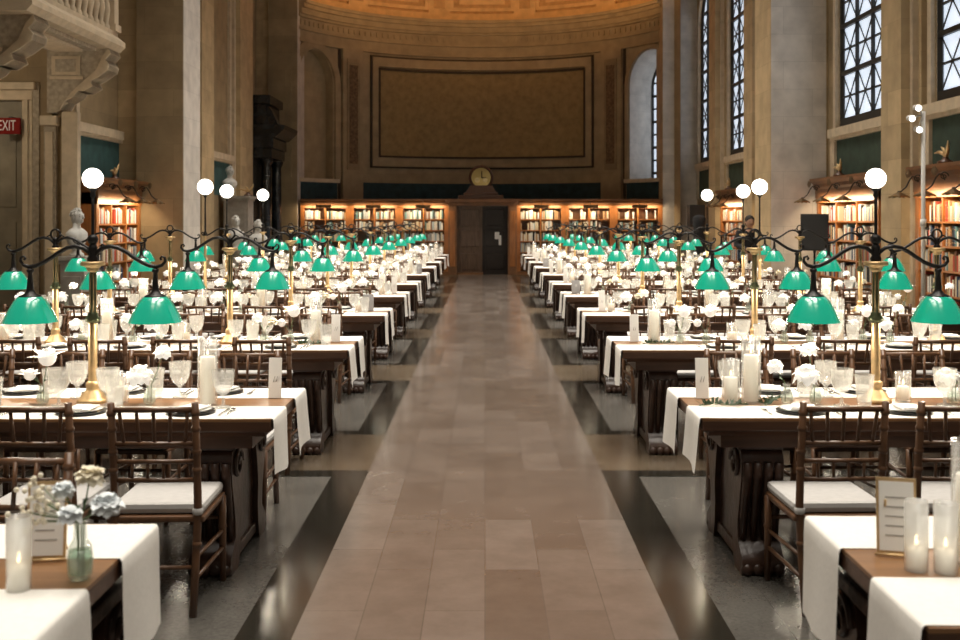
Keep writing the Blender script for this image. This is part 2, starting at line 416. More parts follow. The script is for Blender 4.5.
for a, b, XL_ in ((17.9, 21.3, XL), (25.6, 28.2, -6.72), (21.6, 24.1, XL)):
    lt.box(XL_, XL_+.12, a, b, 3.2, 3.36, trimst_m); lt.box(XL_, XL_+.09, a, b, 3.14, 3.2, trimst_m)
    lt.box(XL_, XL_+.08, a, a+.16, 2.3, 3.14, trimst_m); lt.box(XL_, XL_+.08, b-.16, b, 2.3, 3.14, trimst_m)
    arch_trim(lt, (lambda u, z, d, q=XL_: (q-d, u, z)), a+.35, b-.35, 3.36, 7.4, 1.0, .14, .07, trimst_m)
struct('trim_left_ledges', lt)
tp = MB()
for a, b, q in ((18.0, 21.25, XL), (25.7, 28.15, -6.72), (21.7, 24.0, XL)): tp.box(q, q+.02, a, b, 2.3, 3.14, teal_m)
struct('trim_teal_panels', tp)
# entrance alcove under the balcony: the return wall with its door and carved jambs
ew = MB()
ew.box(-9.6, -6.95, 17.32, 17.5, 3.62, 4.6, wall_m); ew.box(-7.25, -6.95, 17.34, 17.5, 0, 3.7, wall_m); ew.box(-9.6, -8.9, 17.3, 17.5, 0, 3.62, wall_m)
ew.box(-9.8, -9.6, 13.8, 17.5, 0, 4.5, wall_m); ew.box(-9.6, -7.0, 13.8, 14.0, 0, 4.5, wall_m)
struct('wall_entrance', ew)
et = MB()
et.box(-7.47, -7.30, 17.2, 17.5, 0, 3.62, trimst_m, b=.02); et.box(-7.42, -7.36, 17.16, 17.3, 0, 3.62, trimst_m)
et.box(-9.0, -7.30, 17.2, 17.5, 3.62, 3.78, trimst_m, b=.02); et.box(-9.0, -7.24, 17.12, 17.5, 3.78, 3.9, trimst_m, b=.02)
et.box(-7.30, -7.20, 17.22, 17.5, 0, 3.9, carve_m)
et.box(-7.20, -7.10, 17.3, 17.5, 0, 4.4, apse_d)
struct('trim_entrance_architrave', et)
cj = MB()
cj.box(-7.10, -6.90, 17.15, 17.5, 0, 3.2, carve_m, b=.02); cj.box(-7.06, -6.94, 17.12, 17.2, .4, 3.1, trimst_m); cj.box(-7.14, -6.86, 17.08, 17.5, 3.2, 3.36, trimst_m, b=.02)
cj.box(-6.90, -6.77, 17.22, 17.5, 0, 3.5, wall_m)
cj.box(-6.79, -6.53, 17.1, 17.24, 0, 3.42, trimst_m, b=.012)
struct('trim_entrance_pilaster', cj)
ex = MB(); ex.box(-8.9, -7.47, 17.42, 17.5, 0, 3.62, mat('exit_door_leaf', (.27, .235, .17), .6, noise=.25, nscale=3))
for z in (.3, 1.9): ex.box(-8.2, -7.65, 17.40, 17.43, z, z+1.35, MATS['exit_door_leaf'])
struct('door_1', ex)
# balcony
bal = Thing('stone_balcony', 'balcony')
bs = MB()
bs.prism([(-5.98, 4.42), (-5.9, 4.5), (-5.9, 4.58), (-6.02, 4.68), (-6.02, 4.75), (-7.0, 4.75), (-7.0, 4.42)], 13.9, 17.5, trimst_m, 'xz')
bs.box(-6.9, -6.15, 14.6, 16.9, 4.36, 4.43, carve_m); bs.box(-6.75, -6.3, 14.8, 16.7, 4.32, 4.37, trimst_m)
bal.part('slab', bs)
for y0 in (14.2, 17.05):
    c = MB()
    prof = [(-7.0, 4.42), (-6.0, 4.42), (-5.97, 4.34), (-6.06, 4.24), (-6.0, 4.16), (-6.02, 4.08), (-6.2, 3.95), (-6.3, 3.9), (-6.26, 3.82), (-6.4, 3.74), (-6.5, 3.74), (-6.56, 3.66), (-6.7, 3.58), (-6.78, 3.44), (-6.9, 3.40), (-7.0, 3.40)]
    c.prism(prof, y0, y0+.4, carve_m, 'xz')
    c.prism([(u*1.0+(.0), w) for u, w in prof[1:14]] + [(-6.75, 3.52), (-6.6, 3.72), (-6.45, 3.86), (-6.2, 4.08), (-6.1, 4.3)], y0-.04, y0+.44, trimst_m, 'xz')
    c.box(-6.92, -6.46, y0-.03, y0, 4.0, 4.3, trimst_m, b=.01); c.box(-6.85, -6.53, y0-.045, y0-.02, 4.05, 4.25, carve_m)
    c.box(-6.95, -6.42, y0-.02, y0+.42, 3.93, 3.98, trimst_m)
    bal.part('corbel', c)
for y in [14.12+.235*k for k in range(14)]:
    b = MB(); b.lathe([(.06, 0), (.06, .06), (.035, .1), (.05, .2), (.07, .32), (.055, .42), (.03, .5), (.03, .68), (.045, .74), (.06, .76), (.06, .82)], 10, trimst_m, (-6.1, y, 4.75))
    bal.part('baluster', b)
rl = MB(); rl.box(-6.22, -5.98, 13.95, 17.45, 5.57, 5.7, trimst_m, b=.02); bal.part('hand_rail', rl)
for y in (14.0, 17.38):
    nw = MB(); nw.box(-6.2, -6.0, y-.1, y+.1, 4.75, 5.57, trimst_m, b=.01); nw.box(-6.23, -5.97, y-.13, y+.13, 4.75, 4.86, trimst_m); bal.part('newel_post', nw)
bal.put((0,0,0), 0, 'pale carved stone balcony with balusters on scroll corbels above the entrance', 'balcony')
sg = Thing('exit_sign', 'sign')
pn = MB(); pn.box(-.21, .165, -.03, .03, -.13, .13, exit_m, b=.008); i0 = sg.part('panel', pn)
r, made = sg.put((-7.61, 17.1, 3.19), 0, 'red exit sign with white letters beside the carved entrance')
tx = bpy.data.curves.new('lettering', 'FONT'); tx.body = 'EXIT'; tx.size = .25; tx.align_x = 'CENTER'; tx.align_y = 'CENTER'; tx.extrude = .003
tx.materials.append(exitw_m)
lo = bpy.data.objects.new('lettering', tx); COL.objects.link(lo); bpy.context.view_layer.update()
me = bpy.data.meshes.new_from_object(lo.evaluated_get(bpy.context.evaluated_depsgraph_get())); bpy.data.objects.remove(lo); lo = link('lettering', me, r); lo.location = (-.04, -.034, 0); lo.rotation_euler = (pi/2, 0, 0); lo.scale = (.56, .95, 1)
hb = MB(); hb.box(-.02, .02, -.01, .25, .12, .15, iron_m); link('bracket', hb.mesh('bracket'), r)

# black marble portal
po = Thing('marble_portal', 'doorway')
for y in (30.25, 31.75):
    c = MB(); c.lathe([(.19, 0), (.19, .25), (.15, .3), (.135, 3.2), (.15, 3.25), (.18, 3.3), (.2, 3.4)], 20, black_marble, (-6.2, y, 0)); po.part('column', c)
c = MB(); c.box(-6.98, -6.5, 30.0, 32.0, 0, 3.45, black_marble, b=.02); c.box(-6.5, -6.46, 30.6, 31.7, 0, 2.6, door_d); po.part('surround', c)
c = MB()
c.box(-6.98, -6.0, 30.0, 32.0, 3.42, 3.7, black_marble, b=.02); c.box(-6.98, -5.95, 29.96, 32.03, 3.7, 4.0, black_marble, b=.03)
c.prism([(-6.98, 4.0), (-5.9, 4.0), (-5.66, 4.22), (-5.62, 4.34), (-5.8, 4.36), (-6.98, 4.36)], 29.98, 32.06, black_marble, 'xz')
po.part('entablature', c)
c = MB(); c.box(-6.98, -6.15, 30.1, 31.95, 4.36, 4.95, black_marble, b=.03); c.box(-6.98, -6.05, 30.0, 32.0, 4.95, 5.2, black_marble, b=.03)
c.prism([(-6.15, 4.36), (-5.85, 4.36), (-5.95, 4.6), (-6.1, 4.9), (-6.15, 4.95)], 30.15, 30.6, black_marble, 'xz')
po.part('attic', c)
po.put((0,0,0), 0, 'tall black marble portal with columns and heavy cornice against the side wall', 'doorway')

# ------------------------------------------------------------------ the apse
R0, YC, XA = 6.3, 30.2, -.10
def ap(th, z, d=0.): a = radians(th); return (XA+(R0+d)*sin(a), YC+(R0+d)*cos(a), z)
def shell(mb, r0, r1, t0, t1, z0, z1, m, seg=2.):
    n = max(1, int(abs(t1-t0)/seg)); vs, fs = [], []
    for i in range(n+1):
        a = radians(t0+(t1-t0)*i/n)
        for r in (r0, r1):
            for z in (z0, z1): vs.append((XA+r*sin(a), YC+r*cos(a), z))
    for i in range(n):
        o, q = i*4, i*4+4
        fs += [(o, q, q+1, o+1), (o+2, o+3, q+3, q+2), (o+1, q+1, q+3, o+3), (o, o+2, q+2, q)]
    fs += [(0, 1, 3, 2), (n*4, n*4+2, n*4+3, n*4+1)]
    mb.add(vs, fs, m)
aw = MB()
shell(aw, R0, R0+.3, -47, 47, 0, 8.4, apse_m)
mpA = lambda u, z, d: ap(u, z, d)
arch_wall(aw, mpA, 47, 72, 0, 8.4, 49, 66, 2.98, 6.0, 1.05, 1.25, apse_m, grey_m)  # reveal in the paler stone, daylight put into its colour
arch_wall(aw, mpA, -66, -47, 0, 8.4, -64, -49.5, 2.98, 6.0, 1.05, .35, apse_m, apse_m, back=apse_m)
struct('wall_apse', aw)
at = MB()
for s in (-1, 1):
    shell(at, R0-.14, R0, s*39.2, s*46.6, 2.3, 7.2, apse_m); shell(at, R0-.17, R0, s*40.6, s*45.2, 3.3, 6.9, wall_m)
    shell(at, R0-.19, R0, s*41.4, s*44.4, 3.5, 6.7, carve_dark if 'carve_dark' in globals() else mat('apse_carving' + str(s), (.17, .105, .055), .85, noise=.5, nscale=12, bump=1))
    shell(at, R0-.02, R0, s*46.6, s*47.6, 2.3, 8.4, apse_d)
    shell(at, R0-.12, R0, s*47.6, s*66, 2.86, 2.98, trimst_m)
arch_trim(at, mpA, -66.5, -49, 2.98, 6.0, 1.08, 2.0, .08, apse_m); arch_trim(at, mpA, 48.7, 66.5, 2.98, 6.0, 1.08, 1.2, .06, apse_m)
struct('trim_apse_pilasters', at)
ct = MB()
for z0, z1, d in ((7.2, 7.3, .10), (7.3, 7.56, .06), (7.56, 7.62, .14), (7.62, 7.94, .09), (7.94, 8.02, .2), (8.02, 8.2, .27), (8.2, 8.32, .36), (8.32, 8.42, .44)):
    shell(ct, R0-d, R0, -66, 66, z0, z1, apse_m)
for t in range(-64, 65, 2): shell(ct, R0-.13, R0, t-.35, t+.35, 7.72, 7.86, apse_m, 1)
struct('trim_apse_cornice', ct)
ft = MB()
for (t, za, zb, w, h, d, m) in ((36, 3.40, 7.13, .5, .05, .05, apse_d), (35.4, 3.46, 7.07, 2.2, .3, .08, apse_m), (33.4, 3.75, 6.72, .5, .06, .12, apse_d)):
    for s in (-1, 1): shell(ft, R0-d, R0, s*(t-w), s*t, za, zb, m)
    shell(ft, R0-d, R0, -t, t, za, za+h, m); shell(ft, R0-d, R0, -t, t, zb-h, zb, m)
struct('trim_apse_frame', ft)
pm = MB(); shell(pm, R0-.03, R0, -32.9, 32.9, 3.8, 6.68, panel_m); struct('wall_apse_panel', pm)
tm = MB(); shell(tm, R0-.03, R0, -39, 39, 2.25, 2.9, mat('apse_teal_band', (.022, .05, .055), .8, noise=.3, nscale=4))
for s in (-1, 1): shell(tm, R0-.03, R0, s*48, s*66, 2.25, 2.86, MATS['apse_teal_band'])
struct('trim_apse_teal_band', tm)
# half dome with ribs and coffers
dm = MB()
def sp(th, ph, r=R0): a, b = radians(th), radians(ph); return (XA+r*cos(b)*sin(a), YC+r*cos(b)*cos(a), 8.42+r*sin(b))
def dome_patch(t0, t1, p0, p1, r0, r1, m):
    n, k = max(2, int((t1-t0)/3)), max(2, int((p1-p0)/4)); vs = [sp(t0+(t1-t0)*i/n, p0+(p1-p0)*j/k, r0) for i in range(n+1) for j in range(k+1)]
    dm.add(vs, [(i*(k+1)+j, (i+1)*(k+1)+j, (i+1)*(k+1)+j+1, i*(k+1)+j+1) for i in range(n) for j in range(k)], m, True)
    if r1 > r0:
        loop = [sp(t0+(t1-t0)*i/n, p0, r0) for i in range(n+1)] + [sp(t1, p0+(p1-p0)*j/k, r0) for j in range(1, k+1)] + [sp(t1+(t0-t1)*i/n, p1, r0) for i in range(1, n+1)] + [sp(t0, p1+(p0-p1)*j/k, r0) for j in range(1, k)]
        lo2 = [tuple(Vector(p) + (Vector(p)-Vector((XA, YC, 8.42))).normalized()*(r1-r0)) for p in loop]
        q = len(loop); dm.add(loop+lo2, [(i, (i+1) % q, q+(i+1) % q, q+i) for i in range(q)], m)
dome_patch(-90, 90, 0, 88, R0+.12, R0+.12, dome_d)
dome_patch(-90, 90, 0, 2.6, R0-.02, R0+.12, dome_m)
for k in range(-3, 4):
    t = k*26.8
    for p0, p1 in ((2.6, 26), (30, 52), (56, 74)):
        for a, b, c, d in ((t-10, t+10, p0, p0+1.1), (t-10, t+10, p1-1.1, p1), (t-10, t-8.9, p0, p1), (t+8.9, t+10, p0, p1)): dome_patch(a, b, c+.8, d+.8, R0+.03, R0+.12, dome_m)
        dome_patch(t-7, t+7, p0+3, p1-3, R0+.07, R0+.12, dome_m)
    dome_patch(t+10, t+16.8, 2.6, 80, R0+.0, R0+.12, dome_m)
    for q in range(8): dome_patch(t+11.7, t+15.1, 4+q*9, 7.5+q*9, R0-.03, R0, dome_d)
struct('ceiling_half_dome', dm)
# apse window glazing
wroot = link('window_7', None); wroot['kind'] = 'structure'
g = MB(); n = 12; U0, U1 = 49, 66
P = [(U0, 2.98)] + [((U0+U1)/2 - (U1-U0)/2*cos(pi*i/n), 6.0+1.05*sin(pi*i/n)) for i in range(n+1)] + [(U1, 2.98)]
g.add([ap(u, z, 1.2) for u, z in P], [tuple(range(len(P)))], pane_m); link('window_pane', g.mesh('window_pane'), wroot)
g = MB()
for (a, b) in zip(P, P[1:]+P[:1]): g.tube([ap(*a, 1.12), ap(*b, 1.12)], .06, win_m, 4, False)
for u in (U0+5.6, U0+11.3): g.tube([ap(u, 2.98, 1.12), ap(u, 6.9, 1.12)], .035, win_m, 4, False)
for k in range(9): g.tube([ap(U0, 3.2+.42*k, 1.12), ap(U1, 3.2+.42*k, 1.12)], .03 if k % 2 else .045, win_m, 4, False)
link('window_frame', g.mesh('window_frame'), wroot)

# ------------------------------------------------------------------ bookcases and books
def book_mesh(cname):
    b = MB(); m = BM[cname]
    poly = [(-.5, .12), (-.42, .04), (-.2, 0), (.2, 0), (.42, .04), (.5, .12), (.5, 1), (.42, 1), (.42, .14), (-.42, .14), (-.42, 1), (-.5, 1)]
    b.prism(poly, 0, 1, m, 'xy')
    b.box(-.42, .42, .14, .97, .02, .965, page_m)
    for z in (.16, .82): b.box(-.3, .3, -.012, .02, z, z+.02, gold_m)
    return b.mesh('book')
BOOKM = {n: book_mesh(n) for n, _ in BOOKC}
books_left = MB()
N_BOOK = [0]
def fill_shelf(M, x0, x1, z, hmax, lab, individual, pal, gap=.0):
    """stand books in a row along local x from x0 to x1; M maps the bookcase frame to the world"""
    x = x0 + .01; k = 0
    rz = M.to_euler().z
    while x < x1 - .03:
        if random.random() < gap: x += random.uniform(.08, .3); continue
        w = random.uniform(.028, .06) if individual == 2 else random.uniform(.032, .065)
        if x + w > x1: break
        h = min(hmax, random.uniform(.20, .285)); d = random.uniform(.15, .19)
        c = random.choice(pal)
        p = M @ Vector((x+w/2, .03+random.uniform(0, .008), z+.002))
        if individual and N_BOOK[0] < 298:
            o = link('book', BOOKM[c], None, p, rz); o.scale = (w*.96, d, h)
            tag(o, '%s book, %s along %s' % (c, ORD[min(k, 29)], lab), 'book', 'books on the lit shelves'); N_BOOK[0] += 1
        else:
            S = M @ Matrix.Translation((x+w/2, .03, z+.002)) @ Matrix.Diagonal((w*.96, d, h, 1))
            poly = [(-.5, .1), (-.2, 0), (.2, 0), (.5, .1), (.5, 1), (-.5, 1)]
            books_left.prism(poly, 0, 1, BM[c], 'xy', False, S)
        x += w + (random.random() < .12)*.01; k += 1
PAL_A = ['cream', 'white', 'grey', 'pale blue', 'teal', 'cream', 'white', 'brown', 'black', 'tan']
PAL_B = ['red', 'brown', 'cream', 'red', 'navy', 'tan', 'grey', 'white', 'black']
def bookcase(W, cols, H, depth, loc, rz, label, lab, levels, individual_from, pal, ztop, arms=3, gap=.05, bracket=True, vis_books=True):
    """front faces local -y at y=0"""
    T = Thing('bookcase', 'bookcase')
    b = MB(); b.box(0, W, depth-.02, depth, 0, H-.25, case_d); T.part('back_panel', b)
    xs = [W*k/cols for k in range(cols+1)]
    for k, x in enumerate(xs):
        t = .06 if k in (0, cols) else .022
        a0 = min(max(x-t, 0), W-2*t) if k in (0, cols) else x-t
        b = MB(); b.box(a0, a0+2*t, 0 if k in (0, cols) else .012, depth-.02, 0, H-.25, case_m); T.part('upright', b)
    zs = [.12] + [ztop-.335*(levels-k) for k in range(levels)]
    zs = [ztop-.335*(levels-k) for k in range(levels)]
    for z in zs:
        b = MB(); b.box(.1, W-.1, .015, depth-.02, z-.025, z, case_m); T.part('shelf', b)
    b = MB(); b.box(0, W, -.02, depth, ztop, ztop+.09, case_m); b.box(0, W, -.03, depth, ztop+.09, H-.2, case_d)
    b.prism([(-.03, H-.2), (-.07, H-.16), (-.07, H-.1), (-.14, H-.05), (-.14, H), (depth, H), (depth, H-.2)], 0, W, case_d, 'yz'); T.part('cornice', b)
    b = MB(); b.box(0, W, -.02, depth, 0, .1, case_d); T.part('plinth', b)
    r, made = T.put(loc, rz, label, 'bookcases')
    M = Matrix.Translation(loc) @ Matrix.Rotation(rz, 4, 'Z')
    for ci in range(cols):
        for zi, z in enumerate(zs):
            lv = levels-1-zi
            a, e = xs[ci] + (.12 if ci == 0 else .03), xs[ci+1] - (.12 if ci == cols-1 else .03)
            ind = individual_from if lv <= 1 and individual_from else 0
            fill_shelf(M, a, e, z, .29, '%s shelf, %s bay of %s' % (['top', 'second', 'third', 'fourth', 'fifth', 'sixth'][lv], ORD[ci], lab), ind, pal, gap)
    # reading light along the cornice
    L = bpy.data.lights.new('bookcase_light', 'AREA'); L.shape = 'RECTANGLE'; L.size = W*.8; L.size_y = .06; L.energy = 10*W; L.color = (1, .76, .48)
    lo = bpy.data.objects.new('bookcase_light', L); COL.objects.link(lo); lo.parent = r; lo.location = (W/2, -.22, ztop+.06); lo.rotation_euler = (radians(38), 0, 0)
    return r, M
# end wall: three cases each side of the door
for s in (-1, 1):
    for k in range(3):
        x0 = (-5.62 + 1.5*k) if s < 0 else (.955 + 1.483*k)
        idx = 2-k if s < 0 else k
        wl_ = '%s %s bookcase on the end wall, %s from the door' % (('tall', SIDE[s], ORD[idx]))
        bookcase(1.5 if s < 0 else 1.483, 2, 2.31, .45, (x0, 32.5, 0), 0, 'lit wooden ' + wl_[5:], '%s end bookcase' % (['inner', 'middle', 'outer'][idx] + ' ' + SIDE[s]), 5, 1 if s < 0 or idx == 0 else 1,
                 PAL_A if s < 0 else PAL_A + ['white', 'tan'], 2.03, gap=.04 if s < 0 or idx == 0 else .22)
        pl_ = Thing('picture_light', 'light')
        b = MB(); b.box(-.23, .23, -.06, .06, -.05, .05, leafbr_m, b=.015); pl_.part('shade', b)
        b = MB(); b.tube([(0, .02, .04), (0, .0, .1), (0, .1, .14), (0, .2, .12)], .012, leafbr_m); pl_.part('arm', b)
        pl_.put((x0+.75, 32.2, 2.08), 0, 'dark bronze picture light over %s end bookcase' % (['inner', 'middle', 'outer'][idx] + ' ' + SIDE[s]), 'picture lights on the end wall')
# wall cases: window side (rz = -90deg: local -y -> world -x)
def leaf_light(loc, rz, label):
    T = Thing('bracket_light', 'light')
    a = MB(); pts = [(0, .0, .0), (0, -.03, .07), (0, -.08, .08), (0, -.12, .03), (0, -.17, -.07), (0, -.24, -.13), (0, -.29, -.135)]
    a.tube(pts, .011, iron_m); a.tube([(0, -.01+.06*(1-i/18)*cos(i*.6), .05+.06*(1-i/18)*sin(i*.6)) for i in range(16)], .009, iron_m, 5); T.part('scroll_arm', a)
    l = MB(); c0 = (0, -.27, -.13); ring = []
    for k in range(10):
        an = 2*pi*k/10; rr = .15 if k % 2 == 0 else .085
        ring.append((rr*sin(an), -.27-rr*cos(an), -.185 - (.02 if k % 2 == 0 else 0)))
    for dz in (0, -.022): l.add([(c0[0], c0[1], c0[2]+dz)] + [(p[0], p[1], p[2]+dz) for p in ring], [(0, 1+k, 1+(k+1) % 10) for k in range(10)], leafbr_m)
    l.add([p for p in ring] + [(p[0], p[1], p[2]-.022) for p in ring], [(k, (k+1) % 10, 10+(k+1) % 10, 10+k) for k in range(10)], leafbr_m)
    T.part('leaf_shade', l)
    d = MB(); d.add([(-.09, -.15, .12), (0, -.155, .19), (.09, -.15, .12), (0, -.155, .05)], [(0, 1, 2, 3)], leafbr_m); d.add([(-.09, -.13, .12), (0, -.13, .19), (.09, -.13, .12), (0, -.13, .05)], [(0, 1, 2, 3)], leafbr_m)
    T.part('lozenge', d)
    T.put(loc, rz, label, 'bracket lights on the side walls')
def gold_ornament(loc, rz, label):
    b = MB(); b.lathe([(0, 0), (.11, 0), (.11, .03), (.05, .06), (.03, .1), (0, .1)], 10, clockw_m)
    for k in range(3):
        a = -.5 + k*.5; b.tube([(0, 0, .08), (-.05+.05*k, 0, .14), (-.16+.14*k, -.02, .17+.035*k), (-.30+.22*k, -.03, .16+.075*k)], [.02, .03, .025, .006], gold_m)
    one('gilded_ornament', b, label, 'ornament', 'gilded ornaments on the bookcases', loc, rz)
XB = 6.25
rcases = [(15.5, 12.85, 'the light-stand bookcase'), (20.1, 16.95, 'the loudspeaker bookcase'), (24.35, 21.9, 'the hidden window bookcase'), (28.35, 25.8, 'the far window bookcase')]
rlab = ['tall lit bookcase under the window behind the white light stand', 'tall lit bookcase under the window between the loudspeaker and brass globe lamp',
        'tall lit bookcase in the bay past the grey pier', 'tall lit bookcase on the window wall behind the standing person']
for (yf, yn, lab), full in zip(rcases, rlab):
    W = yf-yn; r, M = bookcase(W, 3, 2.45, .25, (XB, yf, 0), -pi/2, full, lab, 5, 2 if yf < 24 else 0, PAL_A + PAL_B, 2.0, gap=.03)
    if yf < 24 or yf > 26:
        for k in range(3):
            leaf_light((XB-.14, yf-.45-k*(W-.9)/2, 2.22), -pi/2, '%s bronze leaf bracket light from far end, over %s' % (ORD[k], lab))
        gold_ornament((XB+.02, (yf+yn)/2+.35, 2.45), -pi/2, 'gilded spiky ornament standing on top of %s' % lab)
W = 2.3; r, M = bookcase(W, 3, 2.4, .45, (-6.5, 17.85, 0), pi/2, 'tall lit bookcase beneath the teal panel beside the brown pier', 'the teal-panel bookcase', 5, 2, PAL_B + PAL_A[:4], 1.95, gap=.1)
for k in range(3): leaf_light((-6.36, 18.2+k*.8, 2.2), pi/2, '%s bronze leaf bracket light from near end, over the teal-panel bookcase' % ORD[k])
gold_ornament((-6.7, 19.3, 2.4), pi/2, 'gilded spiky ornament standing on top of the teal-panel bookcase')
ob = struct('books', books_left, None, 'stuff'); tag(ob, 'remaining small books filling the lower and farther shelves', 'books')

# door in the end wall
dr = link('door_2', None); dr['kind'] = 'structure'
b = MB()
for x0, x1 in ((-1.12, -.86), (.70, .97)):
    b.box(x0, x1, 32.42, 32.95, 0, 2.1, oak_m, b=.01); b.box(x0+.05, x1-.05, 32.39, 32.43, .25, 1.95, case_m, b=.01)
b.box(-1.15, 1.0, 32.4, 32.95, 2.1, 2.2, oak_m, b=.01); b.box(-1.2, 1.05, 32.34, 32.95, 2.2, 2.31, case_d, b=.01)
link('door_frame', b.mesh('door_frame'), dr)
b = MB(); b.box(-.86, -.08, 32.75, 32.8, 0, 2.1, door_m)
for z in (.15, .85, 1.5): b.box(-.76, -.18, 32.72, 32.76, z, z+.5, door_m, b=.02)
link('door_leaf', b.mesh('door_leaf'), dr)
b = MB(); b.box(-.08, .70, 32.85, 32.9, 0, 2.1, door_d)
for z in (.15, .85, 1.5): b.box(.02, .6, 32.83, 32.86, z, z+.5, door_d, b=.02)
link('door_leaf', b.mesh('door_leaf'), dr)
b = MB(); b.box(-.86, -.06, 32.62, 33.0, 0, .06, oak_m); link('door_step', b.mesh('door_step'), dr)
b = MB(); b.box(.30, .44, 32.815, 32.83, 1.08, 1.3, card_m); b.box(.42, .50, 32.81, 32.825, .9, 1.2, card_m)  # white cards stand in for light through the door gap
one('slit_card', b, 'two white cards standing in for a bright slit at the dark door leaf', 'light_patch')
# clock over the door
ck = Thing('mantel_clock', 'clock')
b = MB(); b.box(-.72, .66, -.16, .16, 0, .12, clockw_m, b=.02); b.box(-.55, .5, -.14, .14, .12, .2, clockw_m, b=.02)
b.prism([(-.5, .2), (.46, .2), (.36, .34), (.33, .42), (-.37, .42), (-.4, .34)], -.12, .12, clockw_m, 'xz'); ck.part('base', b)
Mx = Matrix.Translation((-.02, 0, .66)) @ Matrix.Rotation(pi/2, 4, 'X')
b = MB(); b.lathe([(0, -.1), (.36, -.1), (.38, -.06), (.38, .08), (.34, .12), (.31, .1), (.31, .09), (0, .09)], 32, clockw_m, M=Mx); ck.part('case', b)
b = MB(); b.lathe([(0, .105), (.28, .105), (.3, .098), (.3, .09)], 32, clockf_m, M=Mx)
for sx in (-1, 1): b.lathe([(0, .112), (.07, .112), (.085, .1)], 16, clockl_m, (sx*.12, -.08, 0), M=Mx)  # pale discs shaped as reflections on the gilt face
ck.part('face', b)
b = MB(); b.box(-.015, .015, -.13, -.12, .64, .86, iron_m, M=None); b.box(-.02, .14, -.128, -.118, .645, .668, iron_m); ck.part('hands', b)
ck.put((-.10, 32.8, 2.31), 0, 'round gilt-faced clock in a dark wooden case above the door')

# ------------------------------------------------------------------ chairs
def chair_parts():
    """origin on the floor under the seat middle; faces +y, back at -y"""
    P = {}
    hw, yb, yf = .178, -.19, .20
    for s in (-1, 1):
        b = MB(); b.tube([(s*.17, yb-.06, 0), (s*.172, yb-.015, .22), (s*hw, yb, .44), (s*hw, yb-.02, .66), (s*hw, yb-.055, .915)], [.0165, .018, .0185, .0175, .016], chair_m, 8)
        for z in (.30, .62, .70, .80, .87): b.lathe([(.0165, -.012), (.0215, -.004), (.0215, .004), (.0165, .012)], 8, chair_m, (s*hw, yb-.02-(max(z-.66, 0))*.135, z))
        P['rear%d' % s] = b
        b = MB(); b.tube([(s*.2, yf+.012, 0), (s*.2, yf, .2), (s*.2, yf-.01, .405)], [.0145, .0175, .0185], chair_m, 8)
        b.lathe([(.016, -.012), (.022, 0), (.016, .012)], 8, chair_m, (s*.2, yf, .26)); P['front%d' % s] = b
    b = MB(); b.box(-.208, .208, yb-.015, yf+.02, .390, .418, chair_m, b=.010); P['seat'] = b
    b = MB()
    b.box(-.2, .2, yb+.015, yf+.03, .419, .466, cush_m, b=.022)
    for s in (-1, 1): b.lathe([(.02, -.014), (.0245, -.008), (.0245, .008), (.02, .014)], 8, cush_m, (s*hw, yb-.004, .438))
    P['cushion'] = b
    b = MB()
    yz = lambda z: yb-.02-(z-.66)*.135
    b.tube([(-hw, yz(.885), .885), (0, yz(.885)-.008, .885), (hw, yz(.885), .885)], .013, chair_m, 6)
    for z in (.735, .655, .575): b.tube([(-hw, yz(z) if z > .66 else yb-.012, z), (0, (yz(z) if z > .66 else yb-.012)-.006, z), (hw, yz(z) if z > .66 else yb-.012, z)], .0105, chair_m, 6)
    for k in range(5):
        x = -.13+.065*k; b.tube([(x*1.0, yz(.735), .735), (x*1.12, yz(.885), .885)], .0085, chair_m, 6)
    for k in range(4):
        x = -.1+.0667*k; b.tube([(x, yb-.012, .575), (x, yb-.014, .655)], .0075, chair_m, 6)
    P['backrest'] = b
    for nm, pts in (('sl', [(-.172, yb-.02, .24), (-.2, yf, .24)]), ('sr', [(.172, yb-.02, .24), (.2, yf, .24)]), ('sf', [(-.2, yf, .3), (.2, yf, .3)]), ('sb', [(-.172, yb-.02, .2), (.172, yb-.02, .2)]),
                    ('sl2', [(-.172, yb-.03, .15), (-.2, yf, .16)]), ('sr2', [(.172, yb-.03, .15), (.2, yf, .16)])):
        b = MB(); b.tube(pts, .0095, chair_m, 6); P[nm] = b
    return P
CH = Thing('ballroom_chair', 'chair')
cp = chair_parts(); CH.part('seat', cp['seat']); CH.part('cushion', cp['cushion'], label='ivory seat cushion'); CH.part('backrest', cp['backrest'])
for k in ('rear-1', 'rear1', 'front-1', 'front1'): CH.part('leg', cp[k])
for k in ('sl', 'sr', 'sf', 'sb', 'sl2', 'sr2'): CH.part('stretcher', cp[k])
al = MB()
for k, p in cp.items():
    for f, mi, sm in zip(p.f, p.mi, p.sm): pass
    o = len(al.v); al.v += p.v; al.f += [tuple(o+i for i in f) for f in p.f]; al.mi += [al.m(p.mats[i]) for i in p.mi]; al.sm += p.sm
CHF = Thing('ballroom_chair', 'chair', al)

